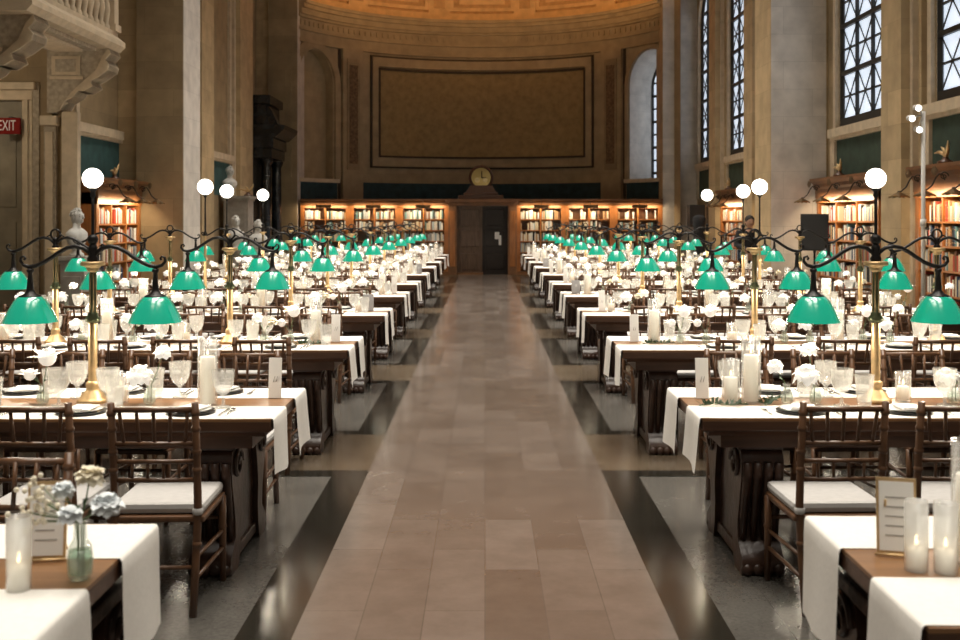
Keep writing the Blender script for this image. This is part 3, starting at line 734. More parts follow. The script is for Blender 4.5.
# ------------------------------------------------------------------ tables
TX0, TL, TD, TZ = .985, 3.9, .93, .76
def table_thing(s, xp=.30):
    T = Thing('library_table', 'table')
    X = lambda x: s*(TX0+x)
    b = MB(); b.box(X(0), X(TL), 0, TD, TZ-.012, TZ, top_m); b.box(X(0), X(TL), 0, TD, TZ-.06, TZ-.012, table_m, b=.006)
    b.prism([(.0, TZ-.06), (.03, TZ-.085), (TD-.03, TZ-.085), (TD, TZ-.06)], X(.03), X(TL-.03), table_m, 'yz'); T.part('tabletop', b)
    b = MB(); b.box(X(.1), X(TL-.1), .07, TD-.07, TZ-.15, TZ-.08, table_m); T.part('apron', b)
    for xc in (xp, TL-.30):
        lp = MB(); w = .10
        lp.box(X(xc-.07), X(xc+.07), .24, TD-.24, .06, TZ-.15, carved_t); pi_ = None
        lp.box(X(xc-.11), X(xc+.11), .10, TD-.10, TZ-.17, TZ-.12, carved_t, b=.01)
        lp.box(X(xc-.085), X(xc+.085), .14, TD-.14, .03, .09, carved_t, b=.01)
        idx = T.part('pedestal', lp)
        for f in (0, 1):
            Y = (lambda y: y) if f == 0 else (lambda y: TD-y)
            prof = [(.08, .0), (.05, .03), (.06, .08), (.11, .12), (.16, .16), (.155, .24), (.12, .34), (.085, .44), (.07, .52), (.09, .585), (.15, .605), (.25, .605), (.30, .57), (.31, .50), (.28, .40), (.26, .3), (.27, .2), (.26, .1), (.24, .03), (.22, .0)]
            lg = MB(); lg.prism([(Y(y), z) for y, z in prof], X(xc-w), X(xc+w), carved_t, 'yz', True)
            for k in range(4):
                xx = xc-.075+.05*k
                lg.tube([(X(xx), Y(.145), .15), (X(xx), Y(.14), .26), (X(xx), Y(.105), .36), (X(xx), Y(.07), .46), (X(xx), Y(.06), .54)], [.016, .02, .022, .024, .02], carved_t, 6)
                lg.ball((X(xx), Y(.07), .03), .032, carved_t, 6)
            for sg_ in (-1, 1): lg.tube([(X(xc+sg_*(w+.005)), Y(.19+.09*(1-i/20)*cos(i*.55)), .51+.085*(1-i/20)*sin(i*.55)) for i in range(18)], .013, carved_t, 5)
            T.part('carved_leg', lg, idx)
    return T
TAB = {s: table_thing(s) for s in (-1, 1)}
Y0 = {0: 2.45, 1: 5.0, 2: 7.62, 3: 10.35, 4: 12.86, 5: 15.25, 6: 17.8, 7: 20.4, 8: 22.85, 9: 25.35, 10: 27.4}
JIT = {(-1, 1): (-.02, 0), (1, 1): (.04, .02), (1, 0): (.035, 0), (-1, 0): (-.03, -.09)}
def tname(s, r): return '%s %s table' % (ORD[r], SIDE[s])
def runner_mesh(s, hang, ww, seed):
    """linen strip along the table that folds over its aisle end and hangs"""
    rd = random.Random(seed)
    b = MB(); n = 8; L = 3.85
    path = [(L, TZ+.002), (2.0, TZ+.002), (.6, TZ+.002), (.1, TZ+.002), (.0, TZ+.003), (-.007, TZ+.0015), (-.012, TZ-.008), (-.014, TZ-.05), (-.014, TZ-.12), (-.016, TZ-.2), (-.018, TZ-hang)]
    vs, fs = [], []
    ph = rd.uniform(0, 6)
    for i, (x, z) in enumerate(path):
        for j in range(n+1):
            t = j/n; dx = 0
            if z < TZ-.01: k = (TZ-z)/hang; dx = -.010*k*(1+sin(ph+t*5.5)); zz = z - .012*k*sin(t*3+ph)
            else: zz = z
            vs.append((s*(TX0+x+dx), ww*t, zz))
    m = len(path)
    for i in range(m-1):
        for j in range(n): fs.append((i*(n+1)+j, i*(n+1)+j+1, (i+1)*(n+1)+j+1, (i+1)*(n+1)+j))
    b.add(vs, fs, runner_m, True)
    o = len(b.v)
    return b
# ------------------------------------------------------------------ lamps
def lamp_thing(top):
    T = Thing('reading_lamp', 'lamp')
    b = MB(); b.lathe([(0, 0), (.078, 0), (.078, .012), (.072, .02), (.06, .03), (.055, .045), (.036, .06), (.03, .075), (.034, .085), (.034, .10), (.024, .11)], 20, gold_m); T.part('base', b)
    b = MB(); b.lathe([(.0225, .10), (.0225, .40), (.020, .41)], 24, gold_m, flute=.12); T.part('column', b)
    b = MB(); b.lathe([(.022, .405), (.037, .415), (.039, .43), (.026, .445), (.026, .455), (.018, .46), (.016, .66), (.02, .67)], 16, bronze_m)
    for k in range(6): a = 2*pi*k/6; b.tube([(.017*cos(a), .017*sin(a), .46), (.016*cos(a), .016*sin(a), .66)], .0035, gold_m, 5)
    T.part('upper_column', b)
    b = MB(); b.lathe([(.018, .665), (.032, .68), (.03, .685), (.04, .695), (.06, .70), (.06, .715), (.055, .72), (0, .72)], 16, gold_m); T.part('capital', b)
    b = MB(); b.lathe([(0, .72), (.024, .72), (.026, .732), (.013, .745), (.012, .77), (.017, .785), (.010, .795), (0, .797)] if top == 'ring' else [(0, .72), (.026, .72), (.029, .735), (.017, .755), (.022, .78), (.024, .79), (.013, .81), (0, .81)], 12, iron_m); T.part('urn', b)
    for s in (-1, 1):
        a = MB()
        pts = [(0, .735), (.018, .765), (.048, .788), (.09, .797), (.13, .789), (.17, .768), (.21, .74), (.25, .715), (.29, .698), (.325, .692), (.353, .70), (.370, .72), (.367, .74), (.352, .746), (.345, .735), (.352, .728)]
        a.tube([(s*x, 0, z) for x, z in pts], [.011]*10+[.009, .008, .007, .006, .006, .007], iron_m, 7)
        ia = T.part('arm', a)
        h = MB(); h.tube([(s*.32, 0, .692), (s*.32, 0, .56)], .009, iron_m, 8); h.lathe([(.009, .682), (.018, .68), (.018, .67), (.011, .66), (.016, .60), (.018, .575), (.03, .555), (.055, .545), (.058, .535), (0, .535)], 12, iron_m, (s*.32, 0, 0))
        ih = T.part('shade_holder', h, ia)
        sh = MB(); out = [(.134, .41), (.126, .43), (.112, .46), (.096, .49), (.078, .52), (.06, .539), (.045, .543)]
        sh.lathe(out, 28, shade_m, (s*.32, 0, 0)); sh.lathe([(.1325, .4105)] + [(r-.005, z-.004) for r, z in out[1:]] + [(0, .535)], 28, bulb_m, (s*.32, 0, 0))
        T.part('lamp_shade', sh, ia, label='green glass shade')
    if top == 'ring':
        r = MB(); pts = [(.036*cos(a), 0, .822+.036*sin(a)) for a in [2*pi*i/18 for i in range(19)]]; r.tube(pts, .008, iron_m, 6); r.ball((0, 0, .788), .012, iron_m, 6)
        for s in (-1, 1): r.tube([(0, 0, .755), (s*.02, 0, .79), (s*.045, 0, .815), (s*.065, 0, .802)], .006, iron_m, 5)
        T.part('ring_finial', r)
    else:
        gr, gz = top
        r = MB(); r.ball((0, 0, .832), .028, iron_m, 8); r.tube([(0, 0, .80), (0, 0, gz-gr*.9)], .0085, iron_m, 8); r.lathe([(.008, -.05), (.015, -.04), (.011, -.02), (.02, -.01), (.03, 0), (0, .0)], 10, iron_m, (0, 0, gz-gr+.002)); T.part('globe_post', r)
        g = MB(); g.ball((0, 0, gz), gr, globe_m, 16); T.part('globe', g, label='white opal glass globe')
    return T
LAMP = {'ring': lamp_thing('ring'), 'small': lamp_thing((.0515, 1.145)), 'big': lamp_thing((.098, 1.345))}
PT = bpy.data.lights.new('shade_light', 'POINT'); PT.energy = 7.5; PT.color = (1, .88, .71); PT.shadow_soft_size = .05
GL = bpy.data.lights.new('globe_light', 'POINT'); GL.energy = 6; GL.color = (1, .85, .62); GL.shadow_soft_size = .12
def put_lamp(x, y, kind, label):
    r, made = LAMP[kind].put((x, y, TZ+.003), 0, label, 'reading lamps')
    for s in (-1, 1):
        o = bpy.data.objects.new('shade_light', PT); COL.objects.link(o); o.parent = r; o.location = (s*.32, 0, .40)
def globe_lamp(x, y, label):
    T = globe_lamp.T; T.put((x, y, TZ+.003), 0, label, 'globe lamps')
T = Thing('globe_lamp', 'lamp')
b = MB(); b.lathe([(0, 0), (.07, 0), (.07, .014), (.05, .03), (.03, .06), (.022, .1), (.02, .4), (.032, .42), (.016, .45), (.014, .7), (.03, .72), (0, .73)], 16, gold_m); T.part('column', b)
b = MB(); b.lathe([(.02, .72), (.03, .75), (.012, .78), (.0095, 1.2), (.022, 1.225), (.04, 1.243), (0, 1.243)], 10, iron_m); T.part('globe_post', b)
b = MB(); b.ball((0, 0, 1.345), .098, globe_m, 16); T.part('globe', b, label='white opal glass globe'); globe_lamp.T = T

# ------------------------------------------------------------------ tableware
b = MB(); op = [(0, 0), (.036, 0), (.036, .004), (.008, .012), (.007, .045), (.012, .055), (.03, .07), (.045, .10), (.051, .14), (.053, .17)]
b.lathe(op, 20, glass_m, flute=.04); b.lathe([(.05, .168), (.048, .14), (.042, .10), (.028, .074), (0, .064)], 20, glass_m)
GOB = Thing('goblet', 'glass', b)
b = MB(); b.lathe([(0, 0), (.031, 0), (.035, .03), (.040, .09), (.045, .14)], 20, glass_m, flute=.05); b.lathe([(.0425, .139), (.038, .09), (.031, .02), (0, .016)], 20, glass_m)
TUM = Thing('tumbler', 'glass', b)
b = MB(); b.lathe([(0, .004), (.06, .004), (.07, .007), (.10, .014), (.102, .017), (.07, .011), (.06, .009), (0, .009)], 28, china_m); PLATE = Thing('dinner_plate', 'plate', b)
b = MB(); b.lathe([(0, 0), (.09, 0), (.118, .007), (.12, .010), (.09, .0062), (.075, .0035), (0, .0035)], 28, charger_m); CHARG = Thing('charger_plate', 'plate', b)
b = MB(); b.box(-.055, .055, -.075, .075, 0, .006, runner_m, b=.002); b.box(-.05, .02, -.07, .06, .006, .011, runner_m, b=.002); NAP = Thing('folded_napkin', 'napkin', b)
b = MB(); b.box(-.004, .004, -.09, .02, 0, .003, silver_m); b.box(-.011, .011, .02, .05, 0, .003, silver_m)
for k in range(4): b.box(-.011+.0065*k, -.0085+.0065*k, .05, .09, 0, .003, silver_m)
FORK = Thing('fork', 'cutlery', b)
b = MB(); b.box(-.006, .006, -.1, -.01, 0, .005, silver_m, b=.001); b.prism([(-.004, -.01), (.006, -.01), (.010, .05), (.008, .09), (0, .105), (-.004, .1)], 0, .0025, silver_m, 'xy'); KNIFE = Thing('knife', 'cutlery', b)
b = MB(); b.tube([(0, -.09, .003), (0, .03, .003)], .0035, silver_m, 6); b.ball((0, .055, .006), .02, silver_m, 6, sz=.25, sx=.8, sy=1.4); SPOON = Thing('spoon', 'cutlery', b)
def candle_things(h, ch, r=.05, gm=None):
    g = MB(); g.lathe([(0, 0), (r, 0), (r, h), (r-.003, h), (r-.003, .008), (0, .008)], 24, gm or cyl_m); G = Thing('glass_cylinder', 'candle holder', g)
    C = Thing('pillar_candle', 'candle')
    c = MB(); c.lathe([(0, 0), (r*.74, 0), (r*.74, ch-.004), (r*.70, ch), (r*.3, ch-.004), (0, ch-.006)], 20, wax_m); C.part('wax', c)
    w = MB(); w.tube([(0, 0, ch-.006), (.001, 0, ch+.012)], .0016, iron_m, 5); C.part('wick', w)
    f = MB(); f.lathe([(0, ch+.006), (.004, ch+.011), (.005, ch+.017), (.003, ch+.028), (0, ch+.038)], 8, flame_m); C.part('flame', f)
    return G, C
TALL, MID, LOW, ROW0C = candle_things(.335, .235), candle_things(.225, .125, .046), candle_things(.15, .07, .04), candle_things(.185, .05, .031, clear('frosted_cylinder', (.97, .97, .96), .36))
def put_candle(kind, x, y, label, zt=TZ+.003):
    kn = {'tall': TALL, 'mid': MID, 'low': LOW, 'front': ROW0C}[kind]
    kn[0].put((x, y, zt), 0, '%s clear glass cylinder round a candle, %s' % ({'tall': 'tall', 'mid': 'short', 'low': 'low', 'front': 'slim'}[kind], label), 'candle cylinders')
    kn[1].put((x, y, zt+.009), 0, '%s white pillar candle in glass, %s' % ({'tall': 'tall', 'mid': 'short', 'low': 'low', 'front': 'slim'}[kind], label), 'pillar candles')
def card(grey=False, gold=False):
    b = MB(); w, h = (.034, .21) if not grey else (.055, .17)
    M = Matrix.Rotation(radians(-7), 4, 'X')
    if gold:
        b.box(-.053, .053, -.004, .004, 0, .21, gold_m, M); b.box(-.046, .046, -.006, .0, .010, .2, card_m, M)
        for k in range(5): b.box(-.03, .03-.008*(k % 2), -.0068, -.0058, .05+.026*k, .054+.026*k, ink_m, M)
        b.tube([(-.03, 0, .15), (-.03, .09, 0)], .004, gold_m, 5); b.tube([(.03, 0, .15), (.03, .09, 0)], .004, gold_m, 5)
        b.tube([(-.06, -.02, .004), (.06, -.02, .004)], .004, gold_m, 5)
    else:
        b.box(-w, w, -.002, .002, 0, h, greycard if grey else card_m, M, b=.001); b.box(-w, w, .0, .05, 0, .004, greycard if grey else card_m)
        for k in range(2): b.tube([M @ Vector((-.008+.014*k, -.003, .085)), M @ Vector((.0+.014*k, -.003, .115))], .0016, card_m if grey else ink_m, 4)
    return b
CARD, CARDG, CARDF = Thing('table_card', 'card', card()), Thing('table_card', 'card', card(True)), Thing('framed_card', 'card', card(gold=True))
# vases and flowers
b = MB(); b.lathe([(0, 0), (.022, 0), (.03, .012), (.032, .035), (.026, .06), (.017, .075), (.016, .09), (.022, .10)], 16, vase_m); b.lathe([(0, .004), (.027, .014), (.029, .035), (.024, .056)], 14, vase_m)
VASE = Thing('bud_vase', 'vase', b)
b = MB(); b.lathe([(0, 0), (.025, 0), (.032, .012), (.034, .05), (.029, .085), (.017, .105), (.016, .14), (.023, .155)], 18, vase_m); b.lathe([(0, .005), (.028, .014), (.031, .048), (.027, .075), (0, .075)], 16, clear('vase_water', (.7, .86, .76), .25)); VASEB = Thing('bottle_vase', 'vase', b)
def bloom(b, c, R, m, seed, spiky=False):
    rd = random.Random(seed)
    for lay, (npet, tilt, rr) in enumerate(((5, 18, .55), (7, 42, .8), (9, 68, 1.0), (9, 98, 1.0)) if not spiky else ((4, 25, .9), (6, 55, 1.3))):
        for k in range(npet):
            a = 2*pi*(k+.5*lay+rd.uniform(-.2, .2))/npet; tl = radians(tilt+rd.uniform(-9, 9)); L = R*rr*rd.uniform(.85, 1.1); W = R*(.62 if not spiky else .3)
            vs = []
            for i in range(4):
                t = i/3; g = tl*(.45+.75*t) if not spiky else tl*(.7+.5*t)
                rad_, zz = L*t*sin(g), L*t*cos(g)
                w = W*(sin(pi*(.12+.76*t)) if not spiky else sin(pi*min(.98, .15+.8*t)))
                for j in (-1, 0, 1):
                    cx_, cy_ = rad_*cos(a) - j*w*sin(a), rad_*sin(a) + j*w*cos(a)
                    lift = (.12*R*abs(j)) if not spiky else 0
                    vs.append((c[0]+cx_*(1-.12*abs(j)), c[1]+cy_*(1-.12*abs(j)), c[2]+zz+lift-.45*R))
            b.add(vs, [(i*3+j, i*3+j+1, (i+1)*3+j+1, (i+1)*3+j) for i in range(3) for j in range(2)], m, True)
    b.ball((c[0], c[1], c[2]-.18*R), R*.52, m, 6)
def flower(nm, R, h, lean, m, seed, spiky=False, leaves=1, zn=.10):
    T = Thing(nm, 'flower'); dx, dy = lean
    R *= 1.14; s = MB(); s.tube([(dx*.14, dy*.14, .012), (dx*.14, dy*.14, zn-.03), (dx*.15, dy*.15, zn), (dx*.6, dy*.6, zn+(h-zn)*.4), (dx, dy, h-.3*R)], .0021, stem_m, 5); T.part('stem', s)
    bl = MB(); bloom(bl, (dx, dy, h), R, m, seed, spiky); T.part('bloom', bl)
    if leaves:
        l = MB()
        for k in range(leaves+1):
            a = math.atan2(dy, dx) + (.5 if k % 2 else -.5); x, y, z = dx*.3, dy*.3, zn+.012+.015*k
            l.add([(x, y, z), (x+.02*cos(a)-.008*sin(a), y+.02*sin(a)+.008*cos(a), z+.018), (x+.042*cos(a), y+.042*sin(a), z+.015), (x+.02*cos(a)+.008*sin(a), y+.02*sin(a)-.008*cos(a), z+.018)], [(0, 1, 2, 3)], leaf_m)
        T.part('leaf', l)
    return T
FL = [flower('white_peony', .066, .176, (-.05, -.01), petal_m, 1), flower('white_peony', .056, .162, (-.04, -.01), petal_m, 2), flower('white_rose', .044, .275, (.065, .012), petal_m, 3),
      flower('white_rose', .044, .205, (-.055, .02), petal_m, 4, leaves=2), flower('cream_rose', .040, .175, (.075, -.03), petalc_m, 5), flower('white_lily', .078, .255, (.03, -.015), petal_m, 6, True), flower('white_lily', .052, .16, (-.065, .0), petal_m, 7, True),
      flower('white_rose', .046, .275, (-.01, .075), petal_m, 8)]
def merge(T):
    """one-mesh version for the small far ones"""
    b = MB()
    for nm, me, par, l, z, lb in T.parts:
        o = len(b.v); b.v += [tuple(v.co) for v in me.vertices]
        for p in me.polygons: b.f.append(tuple(o+i for i in p.vertices)); b.mi.append(b.m(me.materials[p.material_index])); b.sm.append(p.use_smooth)
    return Thing(T.name, T.cat, b)
FLF = [merge(T) for T in FL]
CANF = {k: (v[0], merge(v[1])) for k, v in (('tall', TALL), ('mid', MID), ('low', LOW))}
b = MB()
rd = random.Random(5)
for k in range(26):
    t = k/26; x = -.11+.22*t; y = .02*sin(t*6); a = rd.uniform(-1.2, 1.2)+(pi/2 if k % 2 else -pi/2); L = rd.uniform(.03, .05)
    b.add([(x, y, .006), (x+L*.5*cos(a)-.008*sin(a), y+L*.5*sin(a)+.008*cos(a), .016+rd.uniform(0, .02)), (x+L*cos(a), y+L*sin(a), .01+rd.uniform(0, .03)), (x+L*.5*cos(a)+.008*sin(a), y+L*.5*sin(a)-.008*cos(a), .012)], [(0, 1, 2, 3)], leaf_m)
b.tube([(-.12, 0, .005), (-.04, .02, .007), (.05, -.01, .006), (.11, .01, .006)], .0025, stem_m, 5)
SPRIG = Thing('olive_sprig', 'greenery', b)

# ------------------------------------------------------------------ lay the tables
def in_view(x, y, m=28): return y > .6 and -m < px_of(x, y) < 960+m
def flowers_in(vase_lab, x, y, picks, far, z=TZ+.003, names=('taller', 'lower')):
    picks = sorted(picks, key=lambda k: -(.176, .162, .275, .205, .175, .255, .16, .275)[k])
    rot = random.choice((0, .3, -.3)) if far else 0
    for i, k in enumerate(picks):
        nm = {'white_peony': 'white peony', 'white_rose': 'small white rose', 'cream_rose': 'cream rose', 'white_lily': 'spiky white lily'}[FL[k].name]
        lab = '%s %s' % (nm, vase_lab)
        (FLF if far else FL)[k].put((x, y, z), rot, ('%s, %s stem' % (lab, names[i])) if len(picks) > 1 else lab, 'white flowers on the tables')
SEATS = {(-1, 1): [1.425, 1.955, 2.49, 3.02], (1, 1): [1.535, 2.05, 2.58, 3.1], (-1, 2): [1.49, 2.04, 2.59, 3.14, 3.7, 4.25], (1, 2): [1.73, 2.42, 3.04, 3.65, 4.25]}
for r in range(0, 11):
    for s in (-1, 1):
        dx, dy = JIT.get((s, r), (0, 0)); y0 = Y0[r]+dy; far = r >= 4
        nm = tname(s, r)
        t, made = (TAB[s] if r else table_thing(s, .15)).put((dx, y0, 0), 0, 'long dark carved wooden library table, %s row back on the %s' % (ORD[r], SIDE[s][:-5]+' side'), 'library tables')
        for e, (ya, lbn) in enumerate(((.012, 'camera edge'), (TD-.012-.33, 'far edge'))):
            o = link('table_runner', runner_mesh(s, .27+.02*e+random.uniform(-.02, .02), .33, r*7+e+s).mesh('table_runner'), None, (dx, y0+ya, 0))
            tag(o, 'white linen runner along the %s of the %s' % (lbn, nm), 'table runner', 'white linen runners')
        # chairs
        seats = SEATS.get((s, r), [1.5+.55*k+(.05 if s > 0 else 0) for k in range(6)])
        for side in (0, 1):
            for k, xs in enumerate(seats):
                x = s*xs + random.uniform(-.03, .03)*(r > 2)
                if r == 0 and side == 0: continue
                if r == 0: x = s*((1.575 if s < 0 else 1.70)+.52*k)
                y = y0-.27+random.uniform(-.02, .02) if side == 0 else y0+TD+.24+random.uniform(-.03, .05)
                if r == 0: y = y0+TD+.05
                if r == 1 and side == 0: y = y0-.20
                if not in_view(x, y, 45): continue
                lab = 'brown ballroom chair %s, %s from aisle, %s' % ('with its back to the camera' if side == 0 else 'facing the camera', ORD[k], nm)
                (CHF if r > 3 else CH).put((x, y, 0), (0 if side == 0 else pi)+random.uniform(-.06, .06), lab, 'brown ballroom chairs')
        if r == 0: continue
        # lamps
        lx = {1: (2.005, 3.35), 2: (1.93 if s < 0 else 2.04, 3.25 if s < 0 else 3.42), 3: (1.965, 3.80)}.get(r, (1.965, 3.93 if r == 4 else 3.80))
        for k, x in enumerate(lx):
            yl = y0+TD/2+(-.01)
            if not in_view(s*x, yl, 70): continue
            kind = 'small' if (r == 1 and k == 0) else 'big' if (r in (5, 6) and k == 1) else 'ring'
            extra = {'small': 'with a small white globe on top', 'big': 'with a tall globe post', 'ring': 'with an iron ring on top'}[kind]
            put_lamp(s*x, yl, kind, 'green-shaded brass twin lamp %s, %s lamp, %s' % (extra, ['inner', 'outer'][k], nm))
        if r == 4: globe_lamp(-3.555 if s < 0 else 3.49, y0+TD/2+.235, 'white globe on a slim black post standing on the %s' % nm); lx = lx + (3.5,)
        # card at the aisle end
        if r == 1:
            (CARD).put((s*1.10 if s < 0 else 1.135, y0+(.58 if s < 0 else .55), TZ+.003), 0, 'white folded card standing at the aisle end of the %s' % nm, 'table cards')
        else:
            g = (r in (3, 6)) and s < 0 or r in (4, 7) and s > 0
            (CARDG if g else CARD).put((s*(1.14+.05*(r % 2)), y0+.52, TZ+.003), 0, '%s card standing at the aisle end of the %s' % ('grey' if g else 'white', nm), 'table cards')
        # place settings
        for side in (0, 1):
            for k, xs in enumerate(seats):
                x = s*xs
                if not in_view(x, y0+.4, 20): continue
                q = 1 if side == 0 else -1
                yc = y0 + (.165 if side == 0 else TD-.165)
                who = '%s side, %s seat from aisle, %s' % ('camera' if side == 0 else 'far', ORD[k], nm)
                if r <= 4:
                    CHARG.put((x, yc, TZ+.0045), 0, 'dark charger plate, ' + who, 'charger plates')
                    PLATE.put((x, yc, TZ+.0065), 0, 'white dinner plate on a charger, ' + who, 'dinner plates')
                if r <= 2:
                    NAP.put((x+.01, yc, TZ+.0240), .3*(k % 3)-.3, 'folded white napkin on a plate, ' + who, 'folded napkins')
                    FORK.put((x-q*.165, yc, TZ+.0045), 0 if q > 0 else pi, 'silver fork, ' + who, 'forks')
                    KNIFE.put((x+q*.16, yc, TZ+.0045), 0 if q > 0 else pi, 'silver knife, ' + who, 'knives')
                    SPOON.put((x+q*.19, yc, TZ+.0045), 0 if q > 0 else pi, 'silver spoon, ' + who, 'spoons')
                yg = y0 + (.33 if side == 0 else TD-.33)
                gx, tx_ = (.255, .365) if (r == 1 and s > 0) else (.185, .306)
                if r > 1: yg = y0 + (.30 if side == 0 else TD-.30)
                xg, xt, dg, dt = x+q*gx+random.uniform(-.01, .01), x+q*tx_+random.uniform(-.01, .01), 0, q*.012
                if r == 1 and s < 0 and side == 0:
                    xg, xt = [(-1.30, None), (-1.895, -1.825), (-2.14, -2.43), (-2.75, -2.65)][k]; dg, dt = .03, -.06
                    if k == 0: dg = -.03
                if r == 1 and s > 0 and side == 1 and k == 0: xt = None
                if r == 4 and side == 1 and abs(xg+s*-3.52) < .25: continue
                GOB.put((xg, yg+dg, TZ+.0045), 0, 'ribbed clear stemmed goblet, ' + who, 'ribbed goblets', (1.1, 1.1, 1.1))
                if xt is not None: TUM.put((xt, yg+dt, TZ+.0045), 0, 'ribbed clear tumbler, ' + who, 'ribbed tumblers', (1.1, 1.1, 1.1))
        # candles and flowers down the middle
        yc = y0+TD/2
        if r == 1 and s < 0:
            items = [('tall', 1.40), ('f', 1.70, [0, 2]), ('f', 2.24, [5, 6]), ('low', 1.865)]
        elif r == 1:
            items = [('mid', 1.25), ('tall', 1.36), ('f', 1.535, [3]), ('f', 1.68, [0, 7]), ('f', 2.38, [4, 1]), ('low', 2.15)]
        else:
            rd = random.Random(r*31+s)
            xs_, x = [], 1.28
            while x < 4.75:
                if all(abs(x-l) > .165 for l in lx): xs_.append(x)
                x += .198
            items = []
            for k, x in enumerate(xs_):
                if k % 3 == 0: items.append((('tall', 'mid', 'tall', 'low')[(k//3+r) % 4], x))
                else: items.append(('f', x, [[0, 2], [3, 4], [1, 2], [5, 6], [0, 4]][rd.randrange(5)]))
        nv = nc = 0
        for it in items:
            x = s*it[1]; yy = yc + (random.uniform(-.02, .02) if r > 1 else 0)
            if r == 1: yy = yc + {('tall', 1.40): -.08, ('mid', 1.25): -.06, ('tall', 1.36): -.03, ('low', 1.865): .0, ('low', 2.15): .0}.get((it[0], it[1]), -.06)
            if not in_view(x, yy, 20): continue
            if it[0] == 'f':
                vl = '%s bud vase from aisle, %s' % (ORD[nv], nm); nv += 1
                VASE.put((x, yy, TZ+.003), 0, 'small clear glass bud vase, %s' % vl.replace(' bud vase', ' vase'), 'bud vases')
                flowers_in('in %s' % vl, x, yy, it[2], far)
            else:
                lab = '%s candle from aisle, %s' % (ORD[nc], nm); nc += 1
                G, C = CANF[it[0]] if far else {'tall': TALL, 'mid': MID, 'low': LOW}[it[0]]
                hh = {'tall': 'tall', 'mid': 'short', 'low': 'low'}[it[0]]
                G.put((x, yy, TZ+.003), 0, '%s clear glass cylinder round %s' % (hh, lab), 'candle cylinders')
                C.put((x, yy, TZ+.012), 0, '%s white pillar candle in glass, %s' % (hh, lab), 'pillar candles')
SPRIG.put((1.19, 5.345, TZ+.0045), .1, 'dark green leafy sprig beside the short candle at the aisle end', 'leafy sprigs')
SPRIG.put((1.45, 5.45, TZ+.003), 1.2, 'dark green leafy sprig by the tall candle on the window side', 'leafy sprigs')
SPRIG.put((1.30, 8.02, TZ+.003), .2, 'dark green leafy sprig on the third window-side table', 'leafy sprigs')
SPRIG.put((-1.30, 7.98, TZ+.003), .2, 'dark green leafy sprig on the third balcony-side table', 'leafy sprigs')
# things on the two closest tables
TZ3 = TZ+.003
CARDF.put((-1.21, 2.94, TZ3), .1, 'gold framed white card standing on the frontmost balcony-side table', 'framed cards')
CARDF.put((1.15, 2.98, TZ3), -.25, 'gold framed white card standing on the frontmost window-side table', 'framed cards')
put_candle('front', -1.18, 2.70, 'on the frontmost balcony-side table')
put_candle('front', 1.152, 2.85, 'closest to the framed card, frontmost window-side table')
put_candle('front', 1.222, 2.83, 'beside the tall candle, frontmost window-side table')
put_candle('tall', 1.32, 2.90, 'on the frontmost window-side table')
VX, VY = -1.055, 2.78
VASEB.put((VX, VY, TZ3), 0, 'round bottle vase of greenish glass with pale flowers, frontmost balcony-side table')
for k, (R, h, ln, m, nm_, lb) in enumerate(((.042, .215, (.075, -.02), petalb_m, 'pale_flower', 'pale blue-white flower leaning toward the aisle'), (.036, .275, (.015, .03), petalc_m, 'cream_rose', 'cream rose at the top'), (.032, .195, (-.005, -.055), petalb_m, 'pale_flower', 'small pale blue flower low at front'), (.03, .235, (-.055, .03), petalb_m, 'pale_flower', 'small pale blue flower at the back'))):
    flower(nm_, R, h, ln, m, 20+k, zn=.155).put((VX, VY, TZ3), 0, lb + ' of the bottle vase', 'flowers in the bottle vase')
bb = Thing('babys_breath', 'flower'); st_, bl = MB(), MB(); rd = random.Random(3)
for k in range(46):
    x, y, z = -.045+rd.gauss(-.05, .025), -.03+rd.gauss(0, .02), .17+rd.gauss(0, .035)
    z += .03; bl.ball((x, y, z), .0075, petalc_m, 4)
    if k % 4 == 0: st_.tube([(-.006, 0, .09), (-.008+x*.03, y*.03, .15), (x, y, z)], .0012, stem_m, 4)
bb.part('stem', st_); bb.part('bloom', bl); rb, _ = bb.put((VX, VY, TZ3), 0, 'cloud of tiny cream filler flowers spilling from the bottle vase'); rb['kind'] = 'stuff'

# ------------------------------------------------------------------ busts, speakers, light stand, person
def bust_mesh(seed):
    b = MB()
    b.lathe([(0, 0), (.11, 0), (.11, .03), (.07, .06), (.065, .10), (.085, .12)], 16, marble_m)
    b.lathe([(.08, .11), (.15, .2), (.185, .29), (.18, .35), (.12, .405), (.07, .43), (.062, .50)], 20, marble_m, sx=1.15, sy=.68)
    return b
BU = Thing('marble_bust', 'statue')
BU.part('chest', bust_mesh(0))
hd = MB(); hd.ball((0, -.01, .585), .098, marble_m, 14, sz=1.28, sx=.82, sy=1.0)
hd.tube([(0, -.10, .62), (0, -.125, .58), (0, -.10, .565)], [.010, .018, .012], marble_m, 7); hd.ball((0, -.085, .525), .03, marble_m, 6); hd.tube([(-.025, -.10, .545), (0, -.108, .548), (.025, -.10, .545)], .008, marble_m, 5)
for s in (-1, 1):
    hd.ball((s*.034, -.086, .605), .016, marble_m, 6); hd.tube([(s*.015, -.097, .632), (s*.055, -.086, .63)], .009, marble_m, 5); hd.ball((s*.082, .0, .585), .022, marble_m, 6, sx=.5, sz=1.5)
ih = BU.part('head', hd)
hr = MB(); rd = random.Random(9)
for k in range(60):
    a, e = rd.uniform(0, 2*pi), rd.uniform(.1, 1.4); x, y, z = sin(a)*cos(e), cos(a)*cos(e), sin(e)
    if y < -.45 and z < .75: continue
    hr.ball((x*.083, -.005+y*.10, .60+z*.115), .021, marble_m, 5)
BU.part('hair', hr, ih)
PE = {}
